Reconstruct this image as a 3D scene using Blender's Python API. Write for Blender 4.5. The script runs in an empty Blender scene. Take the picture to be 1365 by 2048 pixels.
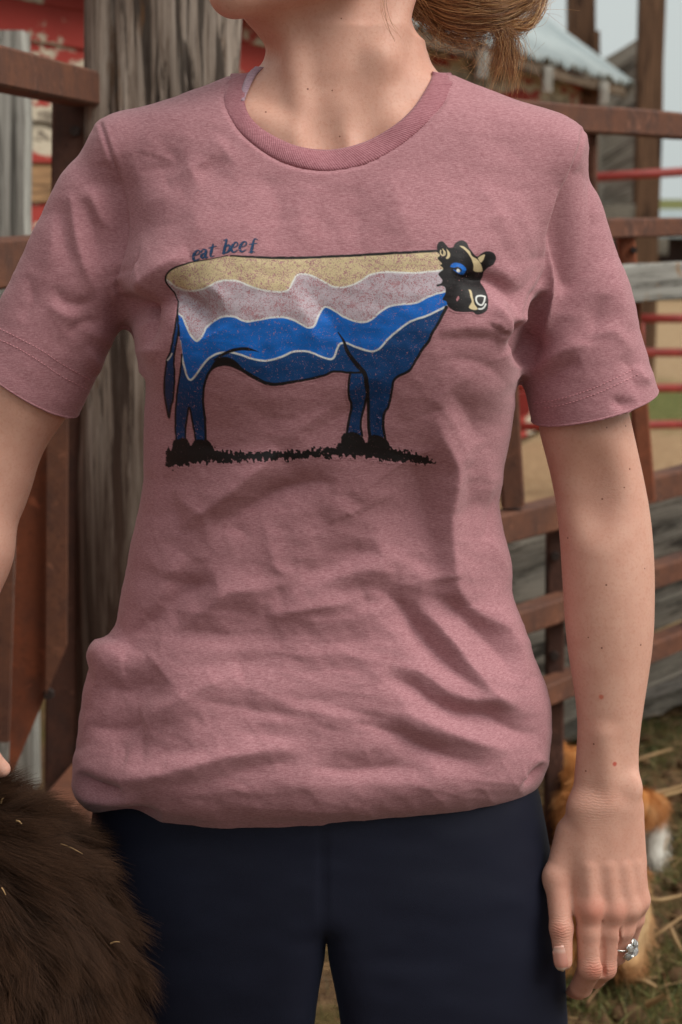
import bpy, bmesh, math, random
import numpy as np
from mathutils import Vector, Matrix
from mathutils.bvhtree import BVHTree

random.seed(7)
rng = np.random.default_rng(11)
scene = bpy.context.scene
COL = scene.collection

# ------------------------------------------------------------------ camera
F = 3690.0                      # focal length in photo pixels (photo 1365 x 2048)
PITCH = math.radians(9.67)
CAM = np.array([0.0, -1.55, 1.27])
camd = bpy.data.cameras.new('camera')
cam = bpy.data.objects.new('camera', camd); COL.objects.link(cam)
cam.location = CAM
cam.rotation_euler = (math.pi/2 - PITCH, 0, 0)
camd.sensor_fit = 'VERTICAL'; camd.sensor_height = 36.0; camd.sensor_width = 24.0
camd.lens = F/2048*36.0
camd.clip_start = 0.05; camd.clip_end = 2000
camd.dof.use_dof = True
camd.dof.focus_distance = 1.46
camd.dof.aperture_fstop = 10.0
scene.camera = cam

# ------------------------------------------------------------------ sky and sun (bright overcast)
SUN_DIR = Vector((0.72, -0.34, 0.95)).normalized()      # towards the sun
w = bpy.data.worlds.new('World'); scene.world = w; w.use_nodes = True
wn = w.node_tree; wn.nodes.clear()
sky = wn.nodes.new('ShaderNodeTexSky'); sky.sky_type = 'NISHITA'; sky.sun_disc = False
sky.sun_elevation = math.asin(SUN_DIR.z); sky.sun_rotation = math.atan2(SUN_DIR.x, SUN_DIR.y)
sky.air_density = 1.0; sky.dust_density = 6.0; sky.ozone_density = 1.0
hs = wn.nodes.new('ShaderNodeHueSaturation'); hs.inputs['Saturation'].default_value = 0.22
bg = wn.nodes.new('ShaderNodeBackground'); bg.inputs['Strength'].default_value = 0.0455
wo = wn.nodes.new('ShaderNodeOutputWorld')
cloud = wn.nodes.new('ShaderNodeMix'); cloud.data_type = 'RGBA'          # closed pale cloud deck over the sky
cloud.inputs[0].default_value = 0.72; cloud.inputs[7].default_value = (9.3, 10.1, 9.9, 1)
wn.links.new(sky.outputs[0], hs.inputs['Color']); wn.links.new(hs.outputs[0], cloud.inputs[6]); wn.links.new(cloud.outputs[2], bg.inputs['Color'])
wn.links.new(bg.outputs[0], wo.inputs['Surface'])
sd = bpy.data.lights.new('sun', 'SUN'); sd.energy = 1.5; sd.angle = math.radians(38); sd.color = (1.0, 0.95, 0.88)
sun = bpy.data.objects.new('sun', sd); COL.objects.link(sun)
sun.rotation_euler = (-SUN_DIR).to_track_quat('-Z', 'Y').to_euler()
sun.location = (3, -3, 6)
scene.view_settings.view_transform = 'Standard'; scene.view_settings.look = 'None'
scene.view_settings.exposure = 0.82; scene.view_settings.gamma = 1.0
scene.render.engine = 'CYCLES'
scene.cycles.max_bounces = 6; scene.cycles.diffuse_bounces = 3; scene.cycles.glossy_bounces = 2
scene.cycles.transmission_bounces = 4; scene.cycles.transparent_max_bounces = 6
scene.cycles.use_denoising = True

# ------------------------------------------------------------------ photo pixel <-> world
SP, CP = math.sin(PITCH), math.cos(PITCH)
def P(px, py, Y=0.0):
    """world point on the vertical plane y = Y seen at photo pixel (px, py)"""
    px = np.asarray(px, float); py = np.asarray(py, float); Y = np.asarray(Y, float)
    a = (px-682.5)/F; b = -(py-1024.0)/F
    dx, dy, dz = a, CP + b*SP, -SP + b*CP
    t = (Y-CAM[1])/dy
    return np.stack(np.broadcast_arrays(CAM[0]+t*dx, Y, CAM[2]+t*dz), -1)
def PG(px, py, z=0.0):
    a = (px-682.5)/F; b = -(py-1024.0)/F
    dx, dy, dz = a, CP + b*SP, -SP + b*CP
    t = (z-CAM[2])/dz
    return np.array([CAM[0]+t*dx, CAM[1]+t*dy, z])
def proj(V):
    d = np.asarray(V) - CAM
    zc = d[..., 1]*CP - d[..., 2]*SP
    yc = d[..., 1]*SP + d[..., 2]*CP
    return 682.5 + F*d[..., 0]/zc, 1024.0 - F*yc/zc
def V3(p): return Vector((float(p[0]), float(p[1]), float(p[2])))

# ------------------------------------------------------------------ object helpers
def link_mesh(name, verts, faces, material=None, parent=None, smooth=True):
    me = bpy.data.meshes.new(name)
    verts = np.asarray(verts, np.float32)
    if isinstance(faces, np.ndarray):
        nf, k = faces.shape
        me.vertices.add(len(verts)); me.vertices.foreach_set('co', verts.ravel())
        me.loops.add(nf*k); me.loops.foreach_set('vertex_index', faces.astype(np.int32).ravel())
        me.polygons.add(nf); me.polygons.foreach_set('loop_start', np.arange(0, nf*k, k, dtype=np.int32))
        me.update(calc_edges=True); me.validate()
    else:
        me.from_pydata([tuple(v) for v in verts], [], [tuple(f) for f in faces]); me.update()
    if smooth: me.polygons.foreach_set('use_smooth', np.ones(len(me.polygons), bool))
    o = bpy.data.objects.new(name, me); COL.objects.link(o)
    if material: me.materials.append(material)
    if parent: o.parent = parent
    return o
def link_bm(name, bm, material=None, parent=None, smooth=False):
    me = bpy.data.meshes.new(name); bm.normal_update(); bm.to_mesh(me); bm.free()
    if smooth: me.polygons.foreach_set('use_smooth', np.ones(len(me.polygons), bool))
    o = bpy.data.objects.new(name, me); COL.objects.link(o)
    if material: me.materials.append(material)
    if parent: o.parent = parent
    return o
def empty(name, loc=(0, 0, 0)):
    o = bpy.data.objects.new(name, None); COL.objects.link(o); o.location = loc
    o.empty_display_size = 0.05
    return o
def adopt(child, parent):
    child.parent = parent
    child.matrix_parent_inverse = Matrix.Translation(-Vector(parent.location))
def tag(o, label=None, cat=None, group=None, kind=None):
    if label: o['label'] = label
    if cat: o['category'] = cat
    if group: o['group'] = group
    if kind: o['kind'] = kind
    return o

# ------------------------------------------------------------------ numpy noise
def _hash(i, j, k, s):
    h = (i*374761393 + j*668265263 + k*2147483647 + s*1274126177) & 0xFFFFFFFF
    h = ((h ^ (h >> 13))*1274126177) & 0xFFFFFFFF
    h = (h ^ (h >> 16)) & 0xFFFFFF
    return h/float(0xFFFFFF)*2-1
def vnoise(p, s=0):
    p = np.asarray(p, float); i = np.floor(p).astype(np.int64); f = p-i
    f = f*f*f*(f*(f*6-15)+10)
    r = 0
    for a in (0, 1):
        for b in (0, 1):
            for c in (0, 1):
                wgt = (f[:, 0] if a else 1-f[:, 0])*(f[:, 1] if b else 1-f[:, 1])*(f[:, 2] if c else 1-f[:, 2])
                r = r + wgt*_hash(i[:, 0]+a, i[:, 1]+b, i[:, 2]+c, s)
    return r
def fbm(p, s=0, oct=3):
    r = 0; a = 1.0; t = 0
    for o in range(oct):
        r = r + a*vnoise(p*2**o, s+o*17); t += a; a *= .5
    return r/t
def sstep(a, b, x):
    t = np.clip((x-a)/(b-a), 0, 1); return t*t*(3-2*t)

# ------------------------------------------------------------------ implicit surfaces -> mesh (surface nets)
def smin(a, b, k):
    h = np.clip(.5+.5*(b-a)/k, 0, 1)
    return b*(1-h)+a*h - k*h*(1-h)
def smax(a, b, k): return -smin(-a, -b, k)
def cone(p, a, b, ra, rb):
    a = np.asarray(a, np.float32); b = np.asarray(b, np.float32); ab = b-a
    t = np.clip(((p-a)@ab)/float(ab@ab), 0, 1)
    return np.linalg.norm(p-a-t[:, None]*ab, axis=1) - (ra+(rb-ra)*t)
def ellip(p, c, r, R=None):
    q = p-np.asarray(c, np.float32)
    if R is not None: q = q@np.asarray(R, np.float32)
    r = np.asarray(r, np.float32)
    k0 = np.linalg.norm(q/r, axis=1); k1 = np.linalg.norm(q/(r*r), axis=1)+1e-9
    return k0*(k0-1)/k1
def smooth_tab(x, *cols, n=240):
    """dense, lightly smoothed table for interpolation: x must be sorted ascending"""
    xs = np.linspace(x[0], x[-1], n); out = [xs]
    for c in cols:
        y = np.interp(xs, x, c)
        for _ in range(3):
            yp = np.pad(y, 2, mode='edge'); y = (yp[:-4]+2*yp[1:-3]+3*yp[2:-2]+2*yp[3:-1]+yp[4:])/9
        out.append(y)
    return out
def loft_tab(rows):
    """rows: (py, left px, right px, centre y, front depth, back depth) -> table over z"""
    rows = sorted(rows, key=lambda r: -r[0]); z, cx, a, cy, bf, bb = [], [], [], [], [], []
    for py, l, r, yc, f, b in rows:
        pl, pr = P(l, py, yc), P(r, py, yc)
        z.append(pl[2]); cx.append((pl[0]+pr[0])/2); a.append((pr[0]-pl[0])/2); cy.append(yc); bf.append(f); bb.append(b)
    return smooth_tab(np.array(z), cx, a, cy, bf, bb)
def loft(p, T, n=2.0, cap=True):
    zs, cx, a, cy, bf, bb = T
    z = p[:, 2]
    X = (p[:, 0]-np.interp(z, zs, cx)); A = np.interp(z, zs, a)
    Yd = p[:, 1]-np.interp(z, zs, cy)
    B = np.where(Yd < 0, np.interp(z, zs, bf), np.interp(z, zs, bb))
    q = (np.abs(X/A)**n+np.abs(Yd/B)**n)**(1/n)
    d = (q-1)*np.minimum(A, B)
    if cap: d = np.maximum(d, np.maximum(z-zs[-1], zs[0]-z))
    return d
class Scene_field:
    """list of (function, bbox lo, bbox hi, k, sign) primitives blended in order"""
    def __init__(s): s.p = []
    def add(s, fn, lo, hi, k=.01, sub=False): s.p.append((fn, np.asarray(lo, float), np.asarray(hi, float), k, sub)); return s
    def cone(s, a, b, ra, rb, k=.006, sub=False):
        a = np.asarray(a, float); b = np.asarray(b, float); m = max(ra, rb)
        return s.add(lambda p: cone(p, a, b, ra, rb), np.minimum(a, b)-m, np.maximum(a, b)+m, k, sub)
    def chain(s, pts, rs, k=.004):
        for i in range(len(pts)-1): s.cone(pts[i], pts[i+1], rs[i], rs[i+1], k)
        return s
    def ell(s, c, r, k=.01, R=None, sub=False):
        c = np.asarray(c, float); m = max(r)
        return s.add(lambda p: ellip(p, c, r, R), c-m, c+m, k, sub)
    def __call__(s, p):
        d = np.full(len(p), 0.08, np.float32)
        if not len(p): return d
        lo = p.min(0); hi = p.max(0)
        for fn, a, b, k, sub in s.p:
            g = .045
            if np.any(lo > b+g) or np.any(hi < a-g): continue
            v = fn(p).astype(np.float32)
            d = smax(d, -v, k) if sub else smin(d, v, k)
        return d
def mesh_field(fn, lo, hi, h, B=8, safety=2.2, newton=2):
    lo = np.asarray(lo, float); hi = np.asarray(hi, float)
    nb = np.ceil((hi-lo)/(h*B)).astype(int); n = nb*B+1
    ctr = [lo[i]+(np.arange(nb[i])+.5)*h*B for i in range(3)]
    G = np.stack(np.meshgrid(*ctr, indexing='ij'), -1)
    vals = np.full(tuple(n), 1.0, np.float32)
    coarse = np.empty(tuple(nb), np.float32)
    for i in range(nb[0]):
        for k in range(0, nb[2], 16):
            blk = G[i, :, k:k+16].reshape(-1, 3).astype(np.float32)
            coarse[i, :, k:k+16] = fn(blk).reshape(nb[1], -1)
    act = np.abs(coarse) < h*B*.87*safety
    # fill sign everywhere
    rep = np.repeat(np.repeat(np.repeat(np.sign(coarse), B, 0), B, 1), B, 2)
    vals[:-1, :-1, :-1] = np.where(rep == 0, 1, rep)
    idx = np.argwhere(act)
    off = np.stack(np.meshgrid(*[np.arange(B+1)]*3, indexing='ij'), -1).reshape(-1, 3)
    order = np.lexsort((idx[:, 1], idx[:, 0]//3, idx[:, 2]//3)); idx = idx[order]
    for s in range(0, len(idx), 24):
        I = (idx[s:s+24, None, :]*B+off[None]).reshape(-1, 3)
        p = (lo+I*h).astype(np.float32)
        vals[I[:, 0], I[:, 1], I[:, 2]] = fn(p)
    S = vals < 0
    c = np.zeros(tuple(np.array(S.shape)-1), np.uint8)
    for a in (0, 1):
        for b in (0, 1):
            for d in (0, 1): c += S[a:S.shape[0]-1+a, b:S.shape[1]-1+b, d:S.shape[2]-1+d]
    cells = np.argwhere((c > 0) & (c < 8))
    vid = np.full(c.shape, -1, np.int32); vid[cells[:, 0], cells[:, 1], cells[:, 2]] = np.arange(len(cells))
    corner = [(a, b, d) for a in (0, 1) for b in (0, 1) for d in (0, 1)]
    cv = np.stack([vals[cells[:, 0]+a, cells[:, 1]+b, cells[:, 2]+d] for a, b, d in corner], 1)
    acc = np.zeros((len(cells), 3)); cnt = np.zeros(len(cells))
    for i in range(8):
        for j in range(i+1, 8):
            ci, cj = np.array(corner[i]), np.array(corner[j])
            if np.abs(ci-cj).sum() != 1: continue
            m = (cv[:, i] < 0) != (cv[:, j] < 0)
            t = cv[m, i]/(cv[m, i]-cv[m, j])
            acc[m] += ci+t[:, None]*(cj-ci); cnt[m] += 1
    V = lo+(cells+acc/cnt[:, None])*h
    quads = []
    for ax in range(3):
        sl0 = [slice(1, -1)]*3; sl1 = [slice(1, -1)]*3
        sl0[ax] = slice(0, S.shape[ax]-1); sl1[ax] = slice(1, S.shape[ax])
        A = S[tuple(sl0)]; Bv = S[tuple(sl1)]
        e = np.argwhere(A != Bv); sgn = A[e[:, 0], e[:, 1], e[:, 2]]
        e = e+1; e[:, ax] -= 1
        u, v = [(1, 2), (2, 0), (0, 1)][ax]
        du = np.zeros(3, int); du[u] = 1; dv = np.zeros(3, int); dv[v] = 1
        g = lambda q: vid[q[:, 0], q[:, 1], q[:, 2]]
        q = np.stack([g(e-du-dv), g(e-dv), g(e), g(e-du)], 1)
        q[~sgn] = q[~sgn][:, ::-1]
        quads.append(q)
    Q = np.concatenate(quads); Q = Q[(Q >= 0).all(1)]
    for _ in range(newton):
        for s in range(0, len(V), 60000):
            p = V[s:s+60000].astype(np.float32); e = h*.3
            f0 = fn(p)
            g = np.stack([fn(p+np.array([e if i == j else 0 for j in range(3)], np.float32))-f0 for i in range(3)], 1)/e
            st = -(f0/np.maximum((g*g).sum(1), .05))[:, None]*g
            ln = np.linalg.norm(st, axis=1, keepdims=True)
            V[s:s+60000] += st*np.minimum(1, h*.7/np.maximum(ln, 1e-9))
    return V, Q
def vnormals(V, Q):
    n = np.cross(V[Q[:, 2]]-V[Q[:, 0]], V[Q[:, 3]]-V[Q[:, 1]])
    N = np.zeros_like(V)
    for i in range(4): np.add.at(N, Q[:, i], n)
    return N/np.maximum(np.linalg.norm(N, axis=1, keepdims=True), 1e-12)
def relax(V, Q, it=1, lam=.5):
    for _ in range(it):
        A = np.zeros_like(V); c = np.zeros(len(V))
        for i in range(4):
            for j in (1, 3): np.add.at(A, Q[:, i], V[Q[:, (i+j) % 4]]); np.add.at(c, Q[:, i], 1)
        V = V*(1-lam)+lam*A/np.maximum(c, 1)[:, None]
    return V

# ------------------------------------------------------------------ material helpers
def srgb(r, g, b, a=1.0):
    f = lambda c: (c/255/12.92) if c/255 <= .04045 else ((c/255+.055)/1.055)**2.4
    return (f(r), f(g), f(b), a)
class M:
    def __init__(s, name, rough=.7, base=(.5, .5, .5, 1), spec=.5, **kw):
        s.m = bpy.data.materials.new(name); s.m.use_nodes = True; s.t = s.m.node_tree
        s.b = s.t.nodes['Principled BSDF']; s.out = s.t.nodes['Material Output']
        s.set('Roughness', rough); s.set('Base Color', base); s.set('Specular IOR Level', spec)
        for k, v in kw.items(): s.set(k.replace('_', ' '), v)
    def set(s, key, v, node=None):
        i = (node or s.b).inputs[key]
        if isinstance(v, bpy.types.NodeSocket): s.t.links.new(v, i)
        else: i.default_value = v
    def n(s, typ, ins=None, out=0, **props):
        nd = s.t.nodes.new('ShaderNode'+typ)
        for k, v in props.items(): setattr(nd, k, v)
        for k, v in (ins or {}).items(): s.set(k, v, nd)
        return nd.outputs[out]
    def co(s, kind='Object'): return s.t.nodes.new('ShaderNodeTexCoord').outputs[kind]
    def mp(s, v, sc=(1, 1, 1), rot=(0, 0, 0), loc=(0, 0, 0)):
        return s.n('Mapping', {'Vector': v, 'Scale': sc, 'Rotation': rot, 'Location': loc})
    def noise(s, v, scale, detail=4, rough=.55, dist=0):
        return s.n('TexNoise', {'Vector': v, 'Scale': scale, 'Detail': detail, 'Roughness': rough, 'Distortion': dist})
    def ramp(s, f, stops, interp='LINEAR'):
        nd = s.t.nodes.new('ShaderNodeValToRGB'); s.t.links.new(f, nd.inputs[0]); cr = nd.color_ramp
        cr.interpolation = interp
        while len(cr.elements) < len(stops): cr.elements.new(.5)
        for e, (p, c) in zip(cr.elements, stops):
            e.position = p; e.color = c if len(c) == 4 else (*c, 1)
        return nd.outputs[0]
    def mix(s, f, a, b, mode='MIX'):
        nd = s.t.nodes.new('ShaderNodeMix'); nd.data_type = 'RGBA'; nd.blend_type = mode; nd.clamp_factor = True
        for k, v in ((0, f), (6, a), (7, b)):
            if isinstance(v, bpy.types.NodeSocket): s.t.links.new(v, nd.inputs[k])
            else: nd.inputs[k].default_value = v
        return nd.outputs[2]
    def math(s, op, a, b=0.0, c=0.0, clamp=False):
        nd = s.t.nodes.new('ShaderNodeMath'); nd.operation = op; nd.use_clamp = clamp
        for k, v in ((0, a), (1, b), (2, c)):
            if isinstance(v, bpy.types.NodeSocket): s.t.links.new(v, nd.inputs[k])
            else: nd.inputs[k].default_value = v
        return nd.outputs[0]
    def bump(s, h, strength=.3, dist=.002):
        o = s.n('Bump', {'Height': h, 'Strength': strength, 'Distance': dist}); s.set('Normal', o); return o
    def attr(s, name, out='Color'):
        nd = s.t.nodes.new('ShaderNodeAttribute'); nd.attribute_name = name; return nd.outputs[out]
    def sep(s, v):
        nd = s.t.nodes.new('ShaderNodeSeparateXYZ'); s.t.links.new(v, nd.inputs[0]); return nd.outputs
# =================================================================== PERSON: materials
def skin_material():
    m = M('skin', rough=.5, spec=.32)
    co = m.co()
    n1 = m.noise(co, 55, 4); n2 = m.noise(co, 420, 3); n3 = m.noise(co, 1500, 2)
    base = m.mix(m.ramp(n1, [(.3, (0, 0, 0)), (.75, (1, 1, 1))]), srgb(213, 165, 146), srgb(204, 152, 133))
    base = m.mix(m.math('MULTIPLY', m.ramp(n2, [(.5, (0, 0, 0)), (.72, (1, 1, 1))]), .35), base, srgb(190, 128, 106))
    red = m.sep(m.attr('tint', 'Vector'))
    base = m.mix(m.math('MULTIPLY', red[0], .75), base, srgb(186, 96, 76))      # flushed knuckles and creases
    base = m.mix(m.math('MULTIPLY', red[1], .6), base, srgb(128, 74, 56))       # elbow-pit shade painted into the skin, fainter below the sleeve
    for q, r, c in MOLES:
        d = m.n('VectorMath', {0: co, 1: tuple(q)}, out='Value', operation='DISTANCE')
        f = m.n('MapRange', {'Value': d, 'From Min': r*.55, 'From Max': r*1.15, 'To Min': 1.0, 'To Max': 0.0})
        base = m.mix(f, base, c)
    m.set('Base Color', base)
    m.set('Subsurface Weight', .16); m.set('Subsurface Radius', (.012, .005, .003)); m.set('Subsurface Scale', .35)
    wr = m.n('TexWave', {'Vector': m.mp(co, (1, 1, 1)), 'Scale': 130, 'Distortion': 7, 'Detail': 2, 'Detail Scale': 1.5}, out=1, bands_direction='Z')
    crs = m.math('MULTIPLY', wr, red[2])
    m.bump(m.math('ADD', m.math('MULTIPLY', n3, .5), m.math('ADD', m.math('MULTIPLY', n2, .5), m.math('MULTIPLY', crs, 1.6))), .28, .0009)
    m.set('Roughness', m.ramp(n2, [(.3, (.46,)*3), (.7, (.6,)*3)]))
    return m.m
def fabric_material(name, light, dark, streak_rot=0.0, bump=.25):
    m = M(name, rough=.88, spec=.18)
    co = m.co()
    st = m.mp(co, (260, 260, 2100), (0, streak_rot, 0))
    n1 = m.n('TexNoise', {'Vector': st, 'Scale': 1.0, 'Detail': 3, 'Roughness': .65})
    n2 = m.noise(co, 900, 2); n3 = m.noise(co, 14, 3)
    f = m.math('ADD', m.math('MULTIPLY', n1, .75), m.math('MULTIPLY', n2, .25))
    c = m.mix(m.ramp(f, [(.38, (0, 0, 0)), (.62, (1, 1, 1))]), dark, light)
    c = m.mix(m.math('MULTIPLY', n3, .18), c, dark)
    m.set('Base Color', c)
    m.set('Sheen Weight', .22); m.set('Sheen Roughness', .5); m.set('Sheen Tint', (1, .86, .86, 1))
    m.bump(m.math('ADD', n2, m.math('MULTIPLY', n1, .6)), bump, .0006)
    return m.m, m
SHIRT_L, SHIRT_D = srgb(188, 139, 145), srgb(151, 100, 107)
MAT_SHIRT, _ = fabric_material('heather_pink_jersey', SHIRT_L, SHIRT_D)

# =================================================================== BODY (neck, head, both arms, hands): one mesh
BODY = Scene_field()
def PP(px, py, y): return P(px, py, y)
S_ = .00042
# upper torso inside the shirt, with the slope of the shoulders
bt = loft_tab([(96, 560, 838, .012, .05, .055), (128, 536, 852, .01, .05, .06), (150, 500, 876, .008, .05, .065), (178, 420, 955, .006, .052, .07),
               (210, 330, 1035, .004, .058, .075), (245, 268, 1095, .002, .066, .08), (300, 245, 1118, 0, .074, .085), (400, 255, 1095, 0, .086, .09),
               (560, 272, 1062, 0, .098, .09), (720, 310, 1010, 0, .09, .085)])
BODY.add(lambda p: loft(p, bt, 2.15), P(240, 730, -.1)-.01, P(1120, 90, .1)+.02, .01)
# neck column
nk = loft_tab([(-120, 560, 812, .02, .052, .06), (-40, 556, 812, .012, .052, .06), (20, 553, 817, .006, .052, .06), (60, 552, 828, .002, .052, .06),
               (105, 548, 840, 0, .054, .06), (150, 543, 846, -.002, .056, .06), (220, 548, 838, -.002, .058, .06), (290, 560, 825, 0, .058, .06)])
BODY.add(lambda p: loft(p, nk, 2.0), P(530, 300, -.08), P(860, -130, .09), .022)
# sternomastoid cords, collar bones, notch
BODY.cone(P(806, -20, -.02), P(760, 120, -.044), .012, .010, .016)
BODY.cone(P(760, 120, -.044), P(697, 268, -.063), .010, .006, .014)
BODY.cone(P(585, 60, -.035), P(607, 262, -.060), .008, .006, .014)
BODY.cone(P(700, 286, -.064), P(840, 246, -.052), .008, .007, .016)
BODY.cone(P(598, 284, -.062), P(500, 232, -.05), .008, .006, .016)
BODY.ell(P(652, 262, -.078), (.015, .013, .024), .014, sub=True)
BODY.ell(P(735, 215, -.074), (.012, .010, .030), .018, sub=True)
# head: skull, lower face, jaw, nose; turned to the picture's left
fw = np.array([-.86, -.5, 0]); sd_ = np.array([.5, -.86, 0]); up_ = np.array([0, 0, 1.0])
RH = np.stack([fw, sd_, up_], 1)
BODY.ell(P(700, -300, .03), (.098, .078, .11), .02, R=RH)
BODY.ell(P(590, -150, -.005), (.072, .058, .085), .03, R=RH)
BODY.cone(P(470, -17, -.062), P(560, -28, -.022), .0165, .024, .012)
BODY.cone(P(470, -17, -.062), P(720, -62, -.066), .0155, .013, .02)
BODY.cone(P(560, -28, -.022), P(720, -40, .0), .026, .03, .03)
BODY.cone(P(430, -190, -.085), P(452, -150, -.088), .007, .011, .01)
BODY.cone(P(455, -95, -.075), P(520, -95, -.085), .010, .008, .01)
# --- arm on the picture's right
ra = loft_tab([(330, 1070, 1140, .004, .03, .03), (420, 1082, 1172, .004, .032, .034), (560, 1088, 1205, .004, .034, .036), (700, 1085, 1232, .004, .036, .038), (800, 1079, 1252, .003, .038, .04),
               (860, 1078, 1266, .002, .039, .042), (900, 1089, 1275, .001, .038, .041), (950, 1102, 1286, 0, .037, .041), (1000, 1112, 1296, -.002, .036, .042), (1050, 1118, 1303, -.005, .037, .041),
               (1100, 1122, 1307, -.008, .038, .04), (1150, 1125, 1309, -.011, .038, .038), (1200, 1128, 1309, -.014, .037, .037), (1250, 1131, 1308, -.016, .036, .036), (1300, 1136, 1304, -.019, .033, .034),
               (1350, 1144, 1297, -.022, .030, .032), (1400, 1152, 1289, -.025, .027, .029), (1450, 1156, 1282, -.028, .024, .026), (1500, 1154, 1277, -.031, .021, .023),
               (1550, 1150, 1278, -.034, .0195, .021), (1580, 1147, 1279, -.035, .019, .020), (1610, 1144, 1276, -.036, .0175, .019), (1650, 1148, 1266, -.036, .013, .015), (1690, 1165, 1250, -.035, .006, .008), (1705, 1185, 1230, -.034, .002, .003)])
BODY.add(lambda p: loft(p, ra, 2.0), P(1055, 1710, -.09), P(1320, 320, .07), .03)
# elbow pit and tendon
BODY.ell(P(1190, 986, -.0465), (.016, .0145, .026), .028, sub=True)
BODY.cone(P(1166, 1018, -.0420), P(1236, 999, -.0425), .003, .002, .010, sub=True)
BODY.cone(P(1210, 1470, -.0455), P(1222, 1600, -.0495), .0030, .0032, .016)
BODY.ell(P(1262, 1580, -.046), (.008, .006, .011), .012)
# --- hand on the picture's right (back of the hand to the camera)
hb = -.041
K = [P(1180, 1812, hb-.013), P(1226, 1815, hb-.011), P(1258, 1811, hb-.006), P(1276, 1797, hb+.003)]      # knuckles
Wp = [P(1172, 1620, hb), P(1204, 1615, hb-.001), P(1232, 1618, hb+.001), P(1255, 1622, hb+.004)]
for a, b, r0, r1 in zip(Wp, K, (.0145, .0145, .0135, .0115), (.0125, .0115, .0105, .0096)): BODY.cone(a, b, r0, r1, .012)
BODY.cone(P(1160, 1690, hb+.004), P(1168, 1790, hb-.002), .0135, .0125, .012)                              # first web muscle
for a, b, q in zip(Wp, K, (.0108, .0098, .0088, .0075)):                                                  # extensor tendons
    BODY.cone(a*.45+b*.55+np.array([0, -.0108, 0]), b+np.array([0, -q, 0]), .0014, .0022, .008)
for k, r in zip(K, (.0074, .0066, .0058, .0050)): BODY.ell(k+np.array([.001, -.0046, -.0005]), (r*1.05, r, r*1.3), .009)
IDX = [P(1180, 1815, hb-.0145), P(1180, 1862, hb-.0158), P(1181, 1936, hb-.0178), P(1163, 1974, hb+.002), P(1150, 1986, hb+.020)]
MID = [P(1224, 1818, hb-.0122), P(1221, 1862, hb-.0122), P(1209, 1936, hb-.0105), P(1190, 1955, hb+.013), P(1178, 1955, hb+.030)]
RNG = [P(1256, 1814, hb-.0066), P(1248, 1858, hb-.0055), P(1233, 1908, hb+.003), P(1216, 1925, hb+.022), P(1205, 1922, hb+.038)]
PNK = [P(1275, 1800, hb+.003), P(1270, 1838, hb+.0045), P(1257, 1880, hb+.014), P(1244, 1896, hb+.032), P(1236, 1898, hb+.044)]
for ch, rs in ((IDX, (.0122, .0112, .0107, .0092, .0080)), (MID, (.0110, .0104, .0100, .0090, .0076)),
               (RNG, (.0100, .0094, .0090, .0082, .0072)), (PNK, (.0090, .0081, .0076, .0070, .0062))):
    for i in range(4): BODY.cone(ch[i], ch[i+1], rs[i], rs[i+1], .0055 if i == 0 else .0028)
BODY.ell(P(1187, 1936, hb-.0225), (.0085, .0072, .0085), .005)
BODY.ell(P(1210, 1935, hb-.0135), (.0078, .0070, .0078), .005)
# grooves that part the fingers
for a, b, r in ((P(1204, 1840, hb-.0232), P(1205.5, 1948, hb-.0222), .0028), (P(1240, 1846, hb-.0205), P(1233, 1914, hb-.0120), .0026), (P(1263, 1836, hb-.0112), P(1257, 1892, hb-.0015), .0024)):
    BODY.cone(a, a*.45+b*.55, .0004, r, .0016, sub=True); BODY.cone(a*.45+b*.55, b, r, r*1.25, .0016, sub=True)
# thumb
TH = [P(1146, 1668, hb+.006), P(1116, 1752, hb-.004), P(1123, 1856, hb-.019), P(1127, 1922, hb-.024)]
for i, (r0, r1) in enumerate(((.0150, .0112), (.0112, .0096), (.0098, .0078))): BODY.cone(TH[i], TH[i+1], r0, r1, .009 if i == 0 else .004)
BODY.ell(P(1106, 1757, hb-.004), (.008, .009, .012), .006)
BODY.cone(P(1134, 1772, hb-.026), P(1148, 1875, hb-.036), .004, .006, .004, sub=True)
# --- arm on the picture's left, hand laid on the calf
LA = [P(232, 390, .0), P(48, 768, .0), P(-42, 962, -.005), P(-66, 1100, -.03), P(-112, 1400, -.055), P(-104, 1470, -.062)]
for i, (r0, r1, k) in enumerate(((.032, .0395, .02), (.0395, .0385, .02), (.0385, .0345, .02), (.0345, .0215, .02), (.0215, .021, .012))): BODY.cone(LA[i], LA[i+1], r0, r1, k)
BODY.cone(P(40, 935, -.05), P(-25, 985, -.055), .006, .006, .012, sub=True)
BODY.cone(P(-104, 1450, -.062), P(-66, 1500, -.075), .02, .018, .012)
for dx, dy, L in ((0, 0, 1.0), (-22, 10, 1.02), (-44, 14, .95), (-64, 10, .8)):
    a = P(-58+dx, 1500+dy, -.085); b = P(-58+dx+38*L, 1516+dy, -.098); c = P(-58+dx+63*L, 1538+dy, -.094)
    BODY.cone(a, b, .0095, .0085, .005); BODY.cone(b, c, .0085, .0068, .003)

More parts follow.
